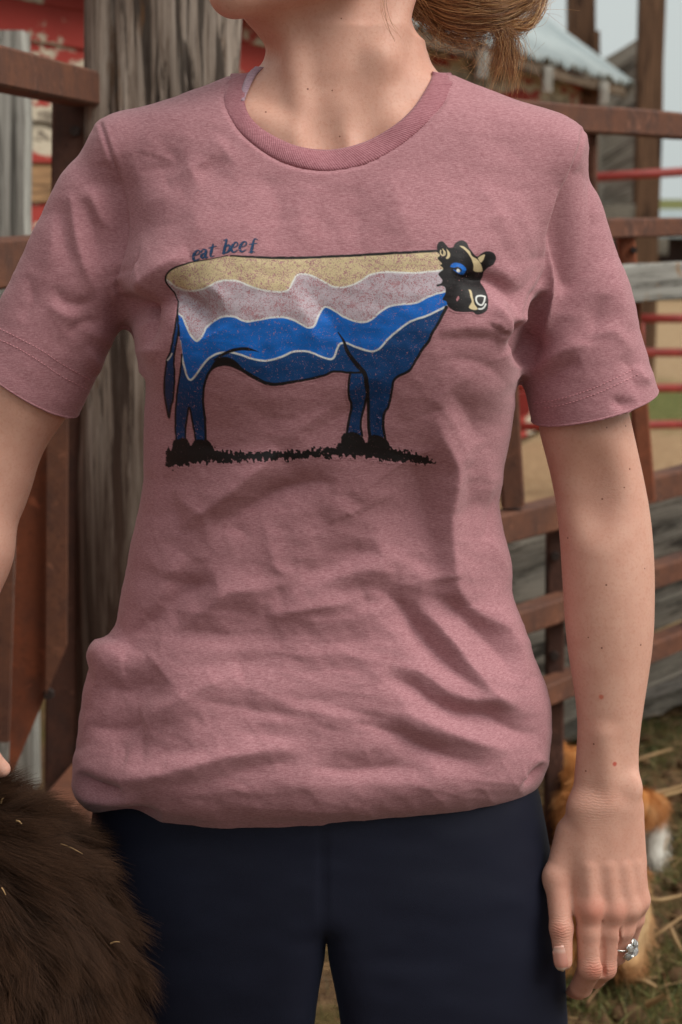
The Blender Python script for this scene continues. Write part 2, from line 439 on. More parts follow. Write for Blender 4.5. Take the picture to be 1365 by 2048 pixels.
MOLES = []
def mole(px, py, y, r=.0011, c=srgb(116, 68, 52)): MOLES.append([px, py, y, r, c])
for a in ((616, 178, 0), (665, 181, 0), (680, 273, 0), (532, 224, 0), (683, 37, 0), (1213, 1170, 0), (1177, 1275, 0), (1205, 998, 0), (1249, 975, 0), (1188, 1488, 0),
          (1172, 1542, 0), (1260, 938, 0), (1214, 855, 0), (1252, 852, 0), (1204, 1296, 0), (1290, 1137, 0), (1282, 1290, 0), (1136, 1076, 0)): mole(*a, r=.0007 if a[1] % 2 else .0009)
mole(1230, 1528, 0, .0022, srgb(190, 92, 78)); mole(1203, 1394, 0, .0024, srgb(196, 112, 92))
import time as _t
_t0 = _t.time()
lo_b = np.array([P(-178, 1000)[0], -.15, P(0, 2016, -.05)[2]]); hi_b = np.array([P(1335, 1100)[0], .145, 1.67])
bV, bQ = mesh_field(BODY, lo_b, hi_b, .0020, safety=1.7, newton=1)
print('body', len(bV), round(_t.time()-_t0, 1))
def camray(bvh, px, py):
    q = P(px, py, 0.0); d = (V3(q)-V3(CAM)).normalized()
    h = bvh.ray_cast(V3(CAM), d)
    return None if h[0] is None else np.array(h[0])
bBVH = BVHTree.FromPolygons(bV.tolist(), bQ.tolist())
MOLES = [(h, r, c) for h, r, c in ((camray(bBVH, a[0], a[1]), a[3], a[4]) for a in MOLES) if h is not None]
MAT_SKIN = skin_material()
person = empty('person', (float(P(660, 1024)[0]), 0, 0))
tag(person, 'woman in pink cow T-shirt and navy leggings standing in front of barn', 'person')
body = link_mesh('body', bV, bQ, MAT_SKIN); adopt(body, person)
tint = np.zeros((len(bV), 3), np.float32)
def blot(ch, px, py, y, rad, amt):
    d = np.linalg.norm(bV-P(px, py, y), axis=1); tint[:, ch] = np.maximum(tint[:, ch], amt*np.exp(-(d/rad)**2))
for px, py, y, r, a in ((1187, 1822, -.066, .014, .8), (1234, 1822, -.06, .011, .65), (1262, 1815, -.052, .008, .45), (1190, 1942, -.07, .010, .85), (1215, 1940, -.058, .009, .7),
                        (1117, 1862, -.07, .010, .6), (1140, 1990, -.03, .02, .5), (1240, 1780, -.055, .006, .3), (1120, 1920, -.075, .008, .35)): blot(0, px, py, y, r, a)
pxs, pys = proj(bV)
tint[:, 0] = np.maximum(tint[:, 0], .22*sstep(1500, 1900, pys)*sstep(1050, 1100, pxs))
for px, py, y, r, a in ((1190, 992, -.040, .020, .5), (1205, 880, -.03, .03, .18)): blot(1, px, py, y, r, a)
for px, py, y, r, a in ((1117, 1862, -.07, .011, 1), (1190, 1942, -.072, .010, 1), (1215, 1940, -.06, .009, .9), (1190, 1605, -.055, .02, .35), (1225, 1000, -.05, .02, .2)): blot(2, px, py, y, r, a)
at = body.data.attributes.new('tint', 'FLOAT_VECTOR', 'POINT'); at.data.foreach_set('vector', tint.ravel())
# thumb nail
def nail(cx, cy, wx, wy, tilt, y):
    n = 13; vs, fs = [], []
    for j in range(n):
        v = j/(n-1)*2-1
        for i in range(n):
            u = i/(n-1)*2-1
            uu = u*math.sqrt(max(0, 1-.42*v**4)) * (1 if v < .2 else math.sqrt(max(.0, 1-((v-.2)/.83)**2.6)))
            px = cx+uu*wx+v*tilt; py = cy+v*wy
            h = camray(bBVH, px, py)
            q = h if h is not None and h[1] < -.03 else P(px, py, y)
            vs.append(q)
    vs = np.array(vs)
    # smooth the sheet, then lift it a little off the skin
    g = vs.reshape(n, n, 3)
    U = np.linspace(-1, 1, n)
    for j in range(n):
        mid = g[j, n//2].copy()
        g[j, :, 1] = mid[1] + .0028*U**2 - .0012
    for j in range(n):
        for i in range(n):
            if i < n-1 and j < n-1: a = j*n+i; fs.append((a, a+n, a+n+1, a+1))
    return g.reshape(-1, 3), fs
m = M('nail', rough=.22, spec=.5)
zz = m.sep(m.co('Object'))[2]
zt, zb = P(1122, 1893, -.07)[2], P(1122, 1940, -.07)[2]
ff = m.n('MapRange', {'Value': zz, 'From Min': float(zb), 'From Max': float(zt), 'To Min': 0.0, 'To Max': 1.0})
m.set('Base Color', m.ramp(ff, [(0, srgb(206, 180, 162)), (.10, srgb(204, 174, 156)), (.2, srgb(186, 128, 114)), (.72, srgb(192, 136, 122)), (.86, srgb(208, 168, 154)), (1, srgb(196, 146, 130))]))
m.set('Subsurface Weight', .1); m.set('Subsurface Scale', .002)
nv, nf = nail(1122.5, 1916, 15.5, 25.5, 3, -.07)
thumbnail = link_mesh('fingernail', nv, nf, m.m); adopt(thumbnail, person)
sm = thumbnail.modifiers.new('thick', 'SOLIDIFY'); sm.thickness = .0009; sm.offset = 0
# =================================================================== T-SHIRT
FOLD_GAIN = 1.15
st_rows = [(120, 520, 858, .01, .030, .06), (150, 468, 897, .006, .040, .07), (180, 388, 985, .004, .050, .08), (210, 308, 1058, .002, .060, .085), (240, 236, 1122, .002, .068, .09), (265, 206, 1160, 0, .074, .095),
           (330, 222, 1142, 0, .088, .1), (400, 236, 1114, 0, .1, .1), (500, 244, 1098, 0, .111, .1), (600, 254, 1076, 0, .117, .1), (670, 272, 1046, 0, .118, .098), (700, 286, 1036, 0, .117, .096), (760, 294, 1034, 0, .114, .095),
           (860, 291, 1022, 0, .103, .095), (950, 289, 1005, 0, .096, .095), (1000, 283, 1001, 0, .092, .095), (1060, 270, 1009, 0, .09, .095), (1130, 255, 1021, 0, .088, .096), (1200, 240, 1024, 0, .089, .1), (1250, 232, 1034, 0, .092, .102),
           (1311, 192, 1062, 0, .097, .106), (1350, 176, 1084, 0, .101, .11), (1421, 163, 1103, 0, .108, .114), (1465, 157, 1102, 0, .112, .116), (1531, 151, 1096, 0, .117, .116), (1570, 153, 1084, 0, .118, .116),
           (1600, 165, 1052, 0, .116, .114), (1622, 184, 1000, 0, .112, .108), (1636, 214, 930, 0, .106, .1), (1645, 262, 850, 0, .097, .09), (1652, 330, 760, 0, .08, .07)]
stt = loft_tab(st_rows)
SH = Scene_field()
zlo, zhi = P(600, 1420)[2], P(600, 1050)[2]
def tipped(p):                                     # the hem rides higher in front
    q = p.copy(); q[:, 2] += .34*np.minimum(p[:, 1], .02)*(1-sstep(zlo, zhi, p[:, 2])); return q
SH.add(lambda p: loft(tipped(p), stt, 2.35), P(120, 1660, -.13), P(1190, 110, .13), .01)
# soft bust under the cloth
SH.ell(P(470, 610, -.072), (.068, .046, .07), .05)
SH.ell(P(850, 625, -.072), (.068, .046, .072), .05)
def sleeve(p, a, b, ra, rb, depth, flat):
    """elliptic cone from shoulder a to hem b, radius ra -> rb in the picture plane, depth ratio"""
    a = np.asarray(a, np.float32); b = np.asarray(b, np.float32); ax = b-a; L = float(np.linalg.norm(ax)); ax = ax/L
    side = np.cross(ax, np.array([0, 1, 0], np.float32)); side /= np.linalg.norm(side)
    dep = np.cross(side, ax)
    q = p-a; t = q@ax; r = ra+(rb-ra)*np.clip(t/L, -.2, 1.25)
    d = (np.sqrt((q@side/r)**2+(q@dep/(r*depth))**2)-1)*r*min(depth, 1)
    return smax(smax(d, -t-.026, .05), t-L-.035, .01)
LS_A, LS_B = P(243, 372, .004), P(54, 770, .002)
RS_A, RS_B = P(1100, 395, .004), P(1190, 812, .002)
ls_ax = (LS_B-LS_A)/np.linalg.norm(LS_B-LS_A); rs_ax = (RS_B-RS_A)/np.linalg.norm(RS_B-RS_A)
SH.add(lambda p: sleeve(p, LS_A, LS_B, .049, .0500, .98, 0), P(-90, 860, -.07), P(300, 240, .08), .014)
SH.add(lambda p: sleeve(p, RS_A, RS_B, .041, .0545, .95, 0), P(1020, 920, -.07), P(1340, 250, .08), .014)
# shoulder caps that carry the seam corners
SH.ell(P(246, 310, .0), (.022, .045, .030), .018)
SH.ell(P(1098, 316, .0), (.022, .042, .028), .016)
def over_chest(p):
    return smax(smin(loft(p, bt, 2.15), loft(p, nk, 2.0), .022)-.006, p[:, 2]-P(680, 215, -.06)[2], .01)
SH.add(over_chest, P(240, 730, -.1)-.01, P(1120, 90, .1)+.02, .012)
_t0 = _t.time()
sV, sQ = mesh_field(SH, np.array([P(-95, 800)[0], -.15, P(600, 1662, -.05)[2]]), np.array([P(1345, 800)[0], .135, P(600, 95, -.02)[2]]), .0021)
print('shirt', len(sV), round(_t.time()-_t0, 1))

# ---- cut the openings: sleeve hems and neck
def cut(V, Q, c, g):
    """drop what lies at c > 0, and pull the rim back on to c = 0 along -g"""
    keep = (c[Q] < 0).any(1)
    Q = Q[keep]; used = np.zeros(len(V), bool); used[Q.ravel()] = True
    mv = used & (c > 0)
    V = V.copy(); V[mv] -= c[mv, None]*g[mv]
    idx = np.cumsum(used)-1
    return V[used], idx[Q]
# hem planes tilt as in the photograph; a little waviness
def hem_plane(px0, py0, px1, py1, ytilt):
    a, b = P(px0, py0, 0), P(px1, py1, 0); d = b-a; n = np.cross(d, np.array([0, 1, ytilt])); n /= np.linalg.norm(n)
    if n[2] > 0: n = -n
    return a, n
ha, hn = hem_plane(1313, 781, 1060, 846, .10)
c = (sV-ha)@hn; c = np.where(sleeve(sV, RS_A, RS_B, .041, .0545, .95, 0) < .012, c, -1.0); c = np.where((sV-RS_A)@rs_ax > .06, c, -1.0)
sV, sQ = cut(sV, sQ, c, np.broadcast_to(hn, sV.shape))
la, ln = hem_plane(150, 830, -45, 708, .10)
c = (sV-la)@ln; c = np.where(sleeve(sV, LS_A, LS_B, .049, .0500, .98, 0) < .012, c, -1.0)
c = np.where((sV-LS_A)@ls_ax > .05, c, -1.0)
sV, sQ = cut(sV, sQ, c, np.broadcast_to(ln, sV.shape))
OUTER = np.array([(462, 152), (452, 175), (448, 197), (453, 221), (469, 250), (490, 274), (525, 302), (561, 323), (603, 337), (645, 342), (687, 339), (736, 327), (789, 299), (835, 264), (877, 221), (898, 188), (905, 165), (903, 150)], float)
INNER = np.array([(522, 131), (504, 152), (494, 175), (491, 204), (501, 232), (525, 257), (561, 278), (596, 292), (638, 299), (680, 297), (736, 281), (789, 250), (824, 218), (850, 180), (864, 152), (863, 140), (858, 132)], float)
def resample(pts, n):
    pts = np.asarray(pts, float); s = np.r_[0, np.cumsum(np.linalg.norm(np.diff(pts, axis=0), axis=1))]
    # Catmull-Rom through the points, then even spacing
    t = np.linspace(0, len(pts)-1, n*4); i = np.clip(t.astype(int), 0, len(pts)-2); f = (t-i)[:, None]
    p0 = pts[np.maximum(i-1, 0)]; p1 = pts[i]; p2 = pts[i+1]; p3 = pts[np.minimum(i+2, len(pts)-1)]
    q = .5*((2*p1)+(-p0+p2)*f+(2*p0-5*p1+4*p2-p3)*f**2+(-p0+3*p1-3*p2+p3)*f**3)
    s = np.r_[0, np.cumsum(np.linalg.norm(np.diff(q, axis=0), axis=1))]
    return np.stack([np.interp(np.linspace(0, s[-1], n), s, q[:, k]) for k in range(q.shape[1])], 1)
def poly_dist(x, y, pts, closed=False):
    d = np.full(len(x), 1e9); m = len(pts)
    for i in range(m if closed else m-1):
        a, b = pts[i], pts[(i+1) % m]; ab = b-a; L2 = ab@ab+1e-12
        t = np.clip(((x-a[0])*ab[0]+(y-a[1])*ab[1])/L2, 0, 1)
        d = np.minimum(d, (x-a[0]-t*ab[0])**2+(y-a[1]-t*ab[1])**2)
    return np.sqrt(d)
def inside(x, y, pts):
    r = np.zeros(len(x), bool); m = len(pts)
    for i in range(m):
        x0, y0 = pts[i]; x1, y1 = pts[(i+1) % m]
        if y0 == y1: continue
        c = ((y0 > y) != (y1 > y)) & (x < (x1-x0)*(y-y0)/(y1-y0)+x0)
        r ^= c
    return r
sx, sy = proj(sV)
NECKPOLY = np.vstack([resample(OUTER, 60), [(930, 40), (430, 40)]])
preBVH = BVHTree.FromPolygons(sV.tolist(), sQ.tolist())          # the shirt before the neck is cut out
YN = .006; EL, ER = P(462, 152, YN), P(903, 150, YN); NCX = (EL[0]+ER[0])/2; NAX = (ER[0]-EL[0])/2; NAY = .074
ins = inside(sx, sy, NECKPOLY)
fr_ = sV[:, 1] < YN
dd = np.full(len(sV), 1e3); sel = (sy < 420) & fr_; dd[sel] = poly_dist(sx[sel], sy[sel], resample(OUTER, 60))
c = np.where(ins, dd, -dd)*S_
plan = (1-np.sqrt(((sV[:, 0]-NCX)/NAX)**2+((sV[:, 1]-YN)/NAY)**2))*NAY
c = np.where(fr_, c, np.where(sV[:, 2] > P(680, 330, 0)[2], plan, -1)); c[(~sel) & fr_] = -1
keep = (c[sQ] < .0045).all(1)                      # the collar band covers this rim
sQ = sQ[keep]; used = np.zeros(len(sV), bool); used[sQ.ravel()] = True; idx = np.cumsum(used)-1
sV = sV[used]; sQ = idx[sQ]; c_neck = c[used]

# ---- folds: strokes drawn along the creases (photo px), raised (+) or sunk (-), in mm; each tapers to its ends
def zz_(ox, oy, s, pts): return [(ox+x*s, oy+y*s) for x, y in pts]
A1 = lambda *p: zz_(130, 900, .3736, p)
A2 = lambda *p: zz_(600, 900, .381, p)
A3 = lambda *p: zz_(0, 230, .3516, p)
A4 = lambda *p: zz_(840, 150, .3662, p)
FOLDS = [
 # lower right diagonals
 (-10, 24, A2((380, 720), (480, 780), (560, 860), (640, 970), (760, 1100), (900, 1230), (1010, 1300))),
 (9, 22, A2((600, 810), (700, 900), (800, 1020), (900, 1160), (1010, 1290), (1130, 1350))),
 (-9, 26, A2((640, 770), (760, 800), (880, 900), (1000, 1010), (1100, 1130), (1110, 1230))),
 (10, 30, A2((800, 680), (900, 840), (1050, 940), (1150, 1080), (1200, 1200))),
 (-10, 26, A2((430, 1180), (600, 1240), (700, 1320), (850, 1390), (1000, 1400), (1150, 1480), (1290, 1500))),
 (7, 26, A2((480, 1130), (640, 1170), (760, 1260), (880, 1310), (1050, 1320), (1200, 1400))),
 (7, 24, A2((500, 1360), (700, 1440), (900, 1520), (1100, 1580))),
 (-8, 24, A2((280, 1430), (480, 1480), (640, 1560), (800, 1620), (990, 1670))),
 (6, 22, A2((300, 1350), (500, 1400), (640, 1470), (800, 1540))),
 (-8, 30, A2((60, 1660), (250, 1695), (450, 1680), (700, 1690))),
 (6, 30, A2((-200, 1745), (100, 1760), (500, 1760), (900, 1740), (1120, 1720))),
 (-2, 18, A2((0, 1870), (400, 1850), (800, 1820), (1050, 1790))),
 (-7, 9, A2((1170, 1740), (1200, 1745), (1250, 1690), (1280, 1640))),
 (5, 10, A2((1160, 1720), (1190, 1715), (1230, 1670), (1270, 1600))),
 # long vertical break on the right and the plane left of it
 (15, 30, A2((700, -200), (790, 60), (790, 200), (775, 350), (785, 520), (810, 720), (860, 820))),
 (-12, 60, A2((560, 60), (640, 200), (670, 340), (700, 480), (740, 660))),
 (-6, 22, A2((430, 470), (560, 540), (680, 610), (750, 650))),
 (6, 26, A2((300, 520), (480, 560), (620, 640), (720, 690))),
 (-5, 20, A2((850, 30), (870, 200), (900, 400), (900, 520))),
 (4, 16, A2((960, 0), (1000, 200), (1000, 350))),
 (-6, 12, A2((1050, 180), (1010, 320), (990, 440), (960, 500))),
 (4, 12, A2((990, 440), (1050, 560), (1100, 680))),
 (-3, 14, A2((120, 265), (200, 245), (300, 270), (340, 300))),
 (3, 16, A2((110, 300), (170, 290), (240, 320), (300, 370))),
 (-3, 14, A2((60, 340), (120, 370), (180, 385))),
 # middle
 (-7, 26, A2((0, 650), (120, 640), (300, 560), (420, 520))),
 (7, 26, A2((-100, 760), (60, 720), (200, 660), (340, 620), (500, 640))),
 (-6, 22, A2((0, 860), (150, 820), (300, 740), (400, 720))),
 (4, 18, A2((50, 950), (200, 900), (350, 860), (480, 900))),
 (-4, 16, A2((0, 1020), (200, 1010), (400, 1000), (560, 1010))),
 (3, 14, A2((-50, 1080), (250, 1080), (500, 1120))),
 (-3.5, 14, A2((-50, 1180), (200, 1150), (400, 1180))),
 (-3, 12, A2((-100, 1300), (150, 1330), (350, 1390), (500, 1420))),
 (3, 12, A2((-150, 1350), (100, 1380), (300, 1430))),
 (-3, 12, A2((-200, 1470), (50, 1450), (280, 1490))),
 # left belly
 (-9, 24, A1((760, 400), (880, 370), (1000, 310), (1130, 240), (1300, 190), (1450, 180))),
 (8, 24, A1((640, 380), (780, 310), (920, 200), (1050, 90), (1150, 0))),
 (-5, 10, A1((790, 395), (850, 425), (920, 430), (1010, 490))),
 (5, 14, A1((1060, 370), (1100, 500), (1150, 640), (1300, 650))),
 (5, 16, A1((570, 180), (620, 260), (720, 320), (790, 330))),
 (-5, 16, A1((560, 130), (580, 280), (610, 430), (600, 560))),
 (-9, 26, A1((290, 1080), (400, 980), (500, 870), (600, 780), (700, 740), (820, 700))),
 (7, 26, A1((300, 960), (420, 900), (520, 780), (580, 660), (640, 560))),
 (-6, 16, A1((540, 640), (560, 700), (700, 720), (800, 700))),
 (7, 28, A1((600, 900), (760, 860), (880, 760), (1080, 740), (1250, 690))),
 (-6.5, 20, A1((560, 970), (750, 975), (950, 1000), (1150, 1010), (1400, 1000))),
 (7, 22, A1((1080, 880), (1200, 860), (1400, 830), (1600, 790))),
 (-6, 22, A1((1050, 820), (1200, 760), (1365, 710), (1500, 680))),
 (4, 18, A1((480, 1080), (700, 1060), (900, 1080), (1150, 1060))),
 (-5, 18, A1((700, 1170), (900, 1140), (1100, 1120), (1350, 1130))),
 (-9, 40, A1((180, 1230), (300, 1290), (420, 1260), (520, 1180))),
 (9, 34, A1((120, 1130), (240, 1090), (290, 1020))),
 (8, 34, A1((380, 1430), (560, 1380), (760, 1270), (950, 1200))),
 (-8, 26, A1((110, 1460), (200, 1500), (330, 1490), (420, 1440))),
 (-5, 14, A1((650, 1320), (900, 1370), (1150, 1420), (1365, 1440))),
 (4, 14, A1((900, 1230), (1050, 1300), (1250, 1370))),
 (-5, 16, A1((900, 1500), (1100, 1530), (1365, 1530))),
 (4, 14, A1((1000, 1450), (1200, 1480), (1400, 1490))),
 (-6, 20, A1((440, 1580), (600, 1620), (800, 1600), (950, 1560))),
 (-6, 14, A1((240, 1600), (290, 1590), (320, 1650), (320, 1700))),
 (4, 10, A1((340, 1590), (350, 1680), (420, 1700))),
 (-4, 10, A1((400, 1500), (410, 1600), (440, 1690))),
 (9, 26, A1((60, 1600), (130, 1720), (300, 1750), (500, 1730), (650, 1690), (850, 1640), (1100, 1600), (1300, 1590))),
 (-11, 14, A1((90, 1720), (150, 1790), (240, 1815), (330, 1800))),
 (7, 18, A1((30, 1760), (120, 1850), (260, 1880), (420, 1870))),
 (-8, 12, A1((150, 1890), (240, 1930), (380, 1950), (520, 1950))),
 (-5, 26, A1((600, 1800), (850, 1750), (1100, 1680), (1400, 1650))),
 (5, 26, A1((400, 1850), (700, 1830), (1100, 1800), (1500, 1760))),
 # chest, left side
 (8, 22, A3((690, 900), (740, 1010), (860, 930), (980, 840), (1080, 800))),
 (-13, 26, A3((700, 1080), (860, 1070), (960, 1020), (1060, 1050), (1140, 1130), (1200, 1250))),
 (-13, 20, A3((670, 940), (760, 1110), (820, 1220), (830, 1340))),
 (5, 16, A3((1010, 960), (1100, 1020), (1180, 1060))),
 (-5, 30, A3((880, 130), (1000, 260), (900, 300), (780, 330))),
 (5, 26, A3((950, 380), (1080, 310), (1200, 240), (1280, 130))),
 (-5, 24, A3((1100, 330), (1200, 290), (1290, 220))),
 (3, 30, A3((780, 520), (900, 480), (1030, 420))),
 (-3, 30, A3((760, 660), (960, 620), (1100, 560))),
 # left sleeve
 (5, 10, A3((400, 430), (430, 650), (480, 850), (550, 1010))),
 (-6, 20, A3((480, 470), (540, 700), (590, 900))),
 (-8, 24, A3((610, 250), (650, 420), (665, 600), (650, 850))),
 (4, 12, A3((500, 400), (560, 560), (640, 680))),
 (-4, 22, A3((330, 480), (360, 700), (420, 880))),
 (4, 20, A3((300, 560), (300, 760), (260, 900))),
 (-5, 14, A3((300, 970), (370, 1070), (470, 1080), (560, 1040))),
 (4, 14, A3((270, 1060), (360, 1130), (480, 1160))),
 (-4, 16, A3((380, 1250), (480, 1190), (590, 1170))),
 (5, 9, A3((640, 960), (690, 1090), (750, 1170), (810, 1210))),
 (-9, 12, A3((690, 1010), (740, 1110), (800, 1180))),
 (4, 10, A3((490, 1330), (540, 1400), (560, 1480))),
 (-3, 14, A3((150, 900), (180, 1050), (120, 1180))),
 (3, 12, A3((440, 1200), (560, 1260), (650, 1300))),
 # right sleeve and chest
 (8, 20, A4((860, 300), (790, 500), (710, 700), (685, 880), (680, 1000))),
 (-7, 24, A4((850, 380), (790, 580), (750, 800), (760, 1000), (770, 1200))),
 (3, 18, A4((870, 380), (880, 600), (870, 800))),
 (-6, 40, A4((800, 560), (830, 800), (800, 1100), (780, 1300))),
 (9, 9, A4((700, 880), (712, 1060), (712, 1240), (690, 1380), (640, 1480))),
 (-13, 12, A4((690, 1180), (650, 1290), (620, 1400), (610, 1500), (600, 1600))),
 (6, 10, A4((640, 1200), (590, 1330), (600, 1430))),
 (-10, 14, A4((560, 1340), (535, 1450), (570, 1490), (560, 1600))),
 (5, 14, A4((610, 1640), (700, 1560), (800, 1500), (930, 1470))),
 (-5, 18, A4((640, 1720), (760, 1620), (880, 1560))),
 (4, 14, A4((900, 1440), (1050, 1400), (1130, 1480), (1180, 1520))),
 (-5, 20, A4((1000, 1200), (960, 1360), (940, 1480))),
 (5, 26, A4((1050, 1000), (1080, 1200), (1150, 1400))),
 (-4, 14, A4((1080, 1540), (1160, 1600), (1170, 1680), (1230, 1720))),
 (5, 9, A4((1190, 1580), (1210, 1640), (1260, 1690))),
 (-5, 10, A4((1050, 1760), (1110, 1800), (1180, 1780))),
 (4, 26, A4((300, 560), (400, 740), (500, 900), (620, 1080))),
 (-4, 30, A4((380, 800), (480, 960), (560, 1090))),
 (4, 22, A4((520, 640), (560, 800), (640, 1000))),
 (-3, 40, A4((300, 300), (520, 420), (620, 560))),
 (-12, 24, A4((200, 1090), (300, 1110), (420, 1110), (520, 1190), (580, 1330))),
 (6, 18, A4((380, 1050), (480, 1080), (580, 1170))),
 (7, 18, A4((400, 1240), (470, 1320), (490, 1420), (420, 1440))),
 (-6, 14, A4((480, 1250), (520, 1360), (530, 1460))),
 (-4, 22, A4((100, 1560), (250, 1560), (380, 1600), (480, 1700))),
 (5, 24, A4((60, 1760), (160, 1860), (220, 2000), (240, 2140))),
 (-5, 26, A4((160, 1720), (260, 1860), (320, 2000))),
 # across the print
 (-3, 26, [(470, 800), (560, 840), (680, 800), (760, 770)]),
 (4, 26, [(540, 890), (640, 830), (720, 770), (790, 740)]),
 (-4, 26, [(600, 880), (690, 830), (770, 790), (800, 830)]),
 (-4, 12, [(372, 590), (400, 610), (420, 640)]),
 (3, 12, [(395, 560), (440, 590), (450, 630)]),
 (-4, 7, [(915, 553), (935, 551), (960, 543)]),
 (3, 7, [(905, 540), (935, 543), (955, 535)]),
 (3, 24, [(560, 560), (600, 610), (640, 700)]),
 (-3, 24, [(600, 560), (660, 640), (700, 700)]),
 (3, 30, [(620, 370), (600, 440), (630, 500)]),
 (-3, 34, [(700, 360), (720, 430), (700, 500)]),
 (3, 30, [(780, 340), (800, 420), (830, 490)]),
 (-3, 30, [(520, 340), (560, 420), (540, 500)]),
 (3, 14, [(880, 660), (960, 655), (1040, 665)]),
 (-3, 14, [(870, 680), (960, 678), (1030, 690)]),
]
sN = vnormals(sV, sQ)
sx, sy = proj(sV)
front = sstep(.25, -.15, sN[:, 1])
disp = np.zeros(len(sV))
for amp, wd, pts in FOLDS:
    pts = np.array(pts, float)
    amp, wd = amp*(1.2 if abs(amp) >= 7 else .45 if pts[:, 1].mean() > 880 else .85), wd*1.3
    q = resample(pts, max(14, 6*len(pts)))
    R = wd*3.0
    m_ = (sx > q[:, 0].min()-R) & (sx < q[:, 0].max()+R) & (sy > q[:, 1].min()-R) & (sy < q[:, 1].max()+R) & (front > 0)
    ii = np.nonzero(m_)[0]
    if not len(ii): continue
    best = np.full(len(ii), 1e9); tt = np.zeros(len(ii)); n = len(q)
    for i in range(n-1):
        a, b = q[i], q[i+1]; ab = b-a; L2 = ab@ab+1e-9
        t = np.clip(((sx[ii]-a[0])*ab[0]+(sy[ii]-a[1])*ab[1])/L2, 0, 1)
        d2 = (sx[ii]-a[0]-t*ab[0])**2+(sy[ii]-a[1]-t*ab[1])**2
        u = d2 < best; best[u] = d2[u]; tt[u] = (i+t[u])/(n-1)
    tap = np.sin(np.clip(tt, 0, 1)*math.pi)**.85
    w_ = wd*(.72+.28*tap)
    prof = np.exp(-(np.sqrt(best+2.5)/w_)**1.3)
    disp[ii] += amp*.001*FOLD_GAIN*tap*prof
# fine irregular creasing
wr = fbm(np.stack([sx/95+.6*vnoise(np.stack([sx/160, sy/160, sx*0], 1), 3), sy/46, sx*0], 1), 5, 3)
wr2 = fbm(np.stack([(sx+.5*sy)/42, (sy-.3*sx)/24, sx*0+4], 1), 9, 2)
lowb = sstep(850, 1150, sy)
disp += (.0007+.0005*lowb)*wr + (.0003+.0002*lowb)*wr2
rg_ = (1-np.abs(fbm(np.stack([(sx+.25*sy)/150, (sy-.12*sx)/34, sx*0+2.2], 1), 21, 2)))**4
rg2 = (1-np.abs(fbm(np.stack([(sx-.6*sy)/70, (sy+.4*sx)/90, sx*0+7.1], 1), 23, 2)))**5
disp += ((.0002+.0003*lowb)*rg_ + .0006*rg2*(.35+.65*lowb))*sstep(-.3, -.7, sN[:, 1])
disp *= front*(1-.8*sstep(-.02, -.002, c_neck))
disp -= .0026*sstep(-.0025, .0012, c_neck)
# hem of the sleeves: a shallow step where the turned-up hem is sewn
hr = np.abs((sV-ha)@hn); hl = np.abs((sV-la)@ln)
# armhole seams: a fine sunk line
SEAM_L = resample([(203, 250), (216, 290), (229, 335), (238, 390), (243, 450), (241, 520), (234, 565), (240, 600), (262, 650)], 60)
SEAM_R = resample([(1164, 264), (1150, 305), (1135, 345), (1112, 400), (1098, 450), (1096, 490), (1092, 540), (1072, 590), (1050, 640), (1034, 680)], 60)
for sm_ in (SEAM_L, SEAM_R):
    m_ = (sx > sm_[:, 0].min()-20) & (sx < sm_[:, 0].max()+20) & (sy > 230) & (sy < 720) & (front > 0)
    ii = np.nonzero(m_)[0]
    d = poly_dist(sx[ii], sy[ii], sm_)
    disp[ii] += -.0016*np.exp(-(d/3.2)**2) + .0007*np.exp(-((d-9)/5)**2)
sV = sV + sN*disp[:, None]
sV0 = sV - sN*disp[:, None]
for s0 in range(0, len(sV), 40000):                 # cloth never sinks into the skin
    for _ in range(3):
        bd = BODY(sV[s0:s0+40000].astype(np.float32)); pen = np.clip(.0035-bd, 0, .03)
        sV[s0:s0+40000] += sN[s0:s0+40000]*pen[:, None]
MAT_SHIRT_OBJ = MAT_SHIRT
t_shirt = link_mesh('t_shirt', sV, sQ, MAT_SHIRT); adopt(t_shirt, person)
t_shirt['label'] = 'dusty pink heather T-shirt with a printed cow on the chest'
def hem_ring(co_, no_, axis_pt, axis, near):
    # the sewn edge: a fine rolled rim along the sleeve opening
    e = (np.abs((sV0-co_)@no_) < 1e-5) & near
    pts = sV[e]; u = np.cross(axis, [0, 1, 0]); u /= np.linalg.norm(u); v = np.cross(axis, u)
    an = np.arctan2((pts-axis_pt)@v, (pts-axis_pt)@u); o_ = np.argsort(an); pts = pts[o_]; an = an[o_]
    grid = np.linspace(-math.pi, math.pi, 161)[:-1]
    rr = np.stack([np.interp(grid, an, pts[:, k], period=2*math.pi) for k in range(3)], 1)
    for _ in range(2): rr = (np.roll(rr, 1, 0)+2*rr+np.roll(rr, -1, 0))/4
    vs, fs = [], []
    for i in range(160):
        t = rr[(i+1) % 160]-rr[i-1]; t /= np.linalg.norm(t)+1e-9; ou = rr[i]-axis_pt; ou -= t*(ou@t); ou -= axis*(ou@axis); ou /= np.linalg.norm(ou)+1e-9; w3 = np.cross(t, ou)
        for k in range(8):
            a = 2*math.pi*k/8; vs.append(rr[i]+ou*(.0013*math.cos(a)-.0009)+w3*.0011*math.sin(a)-axis*.0006)
    for i in range(160):
        for k in range(8): fs.append((i*8+k, i*8+(k+1) % 8, ((i+1) % 160)*8+(k+1) % 8, ((i+1) % 160)*8+k))
    return link_mesh('sleeve_hem', vs, fs, MAT_SHIRT, t_shirt)
hem_ring(ha, hn, RS_B, rs_ax, sleeve(sV0, RS_A, RS_B, .041, .0545, .95, 0) < .012)
hem_ring(la, ln, LS_B, ls_ax, (sleeve(sV0, LS_A, LS_B, .049, .0500, .98, 0) < .012) & (sV0[:, 0] < -.15))
sBVH = BVHTree.FromPolygons(sV.tolist(), sQ.tolist())
print('shirt done', round(_t.time()-_t0, 1))

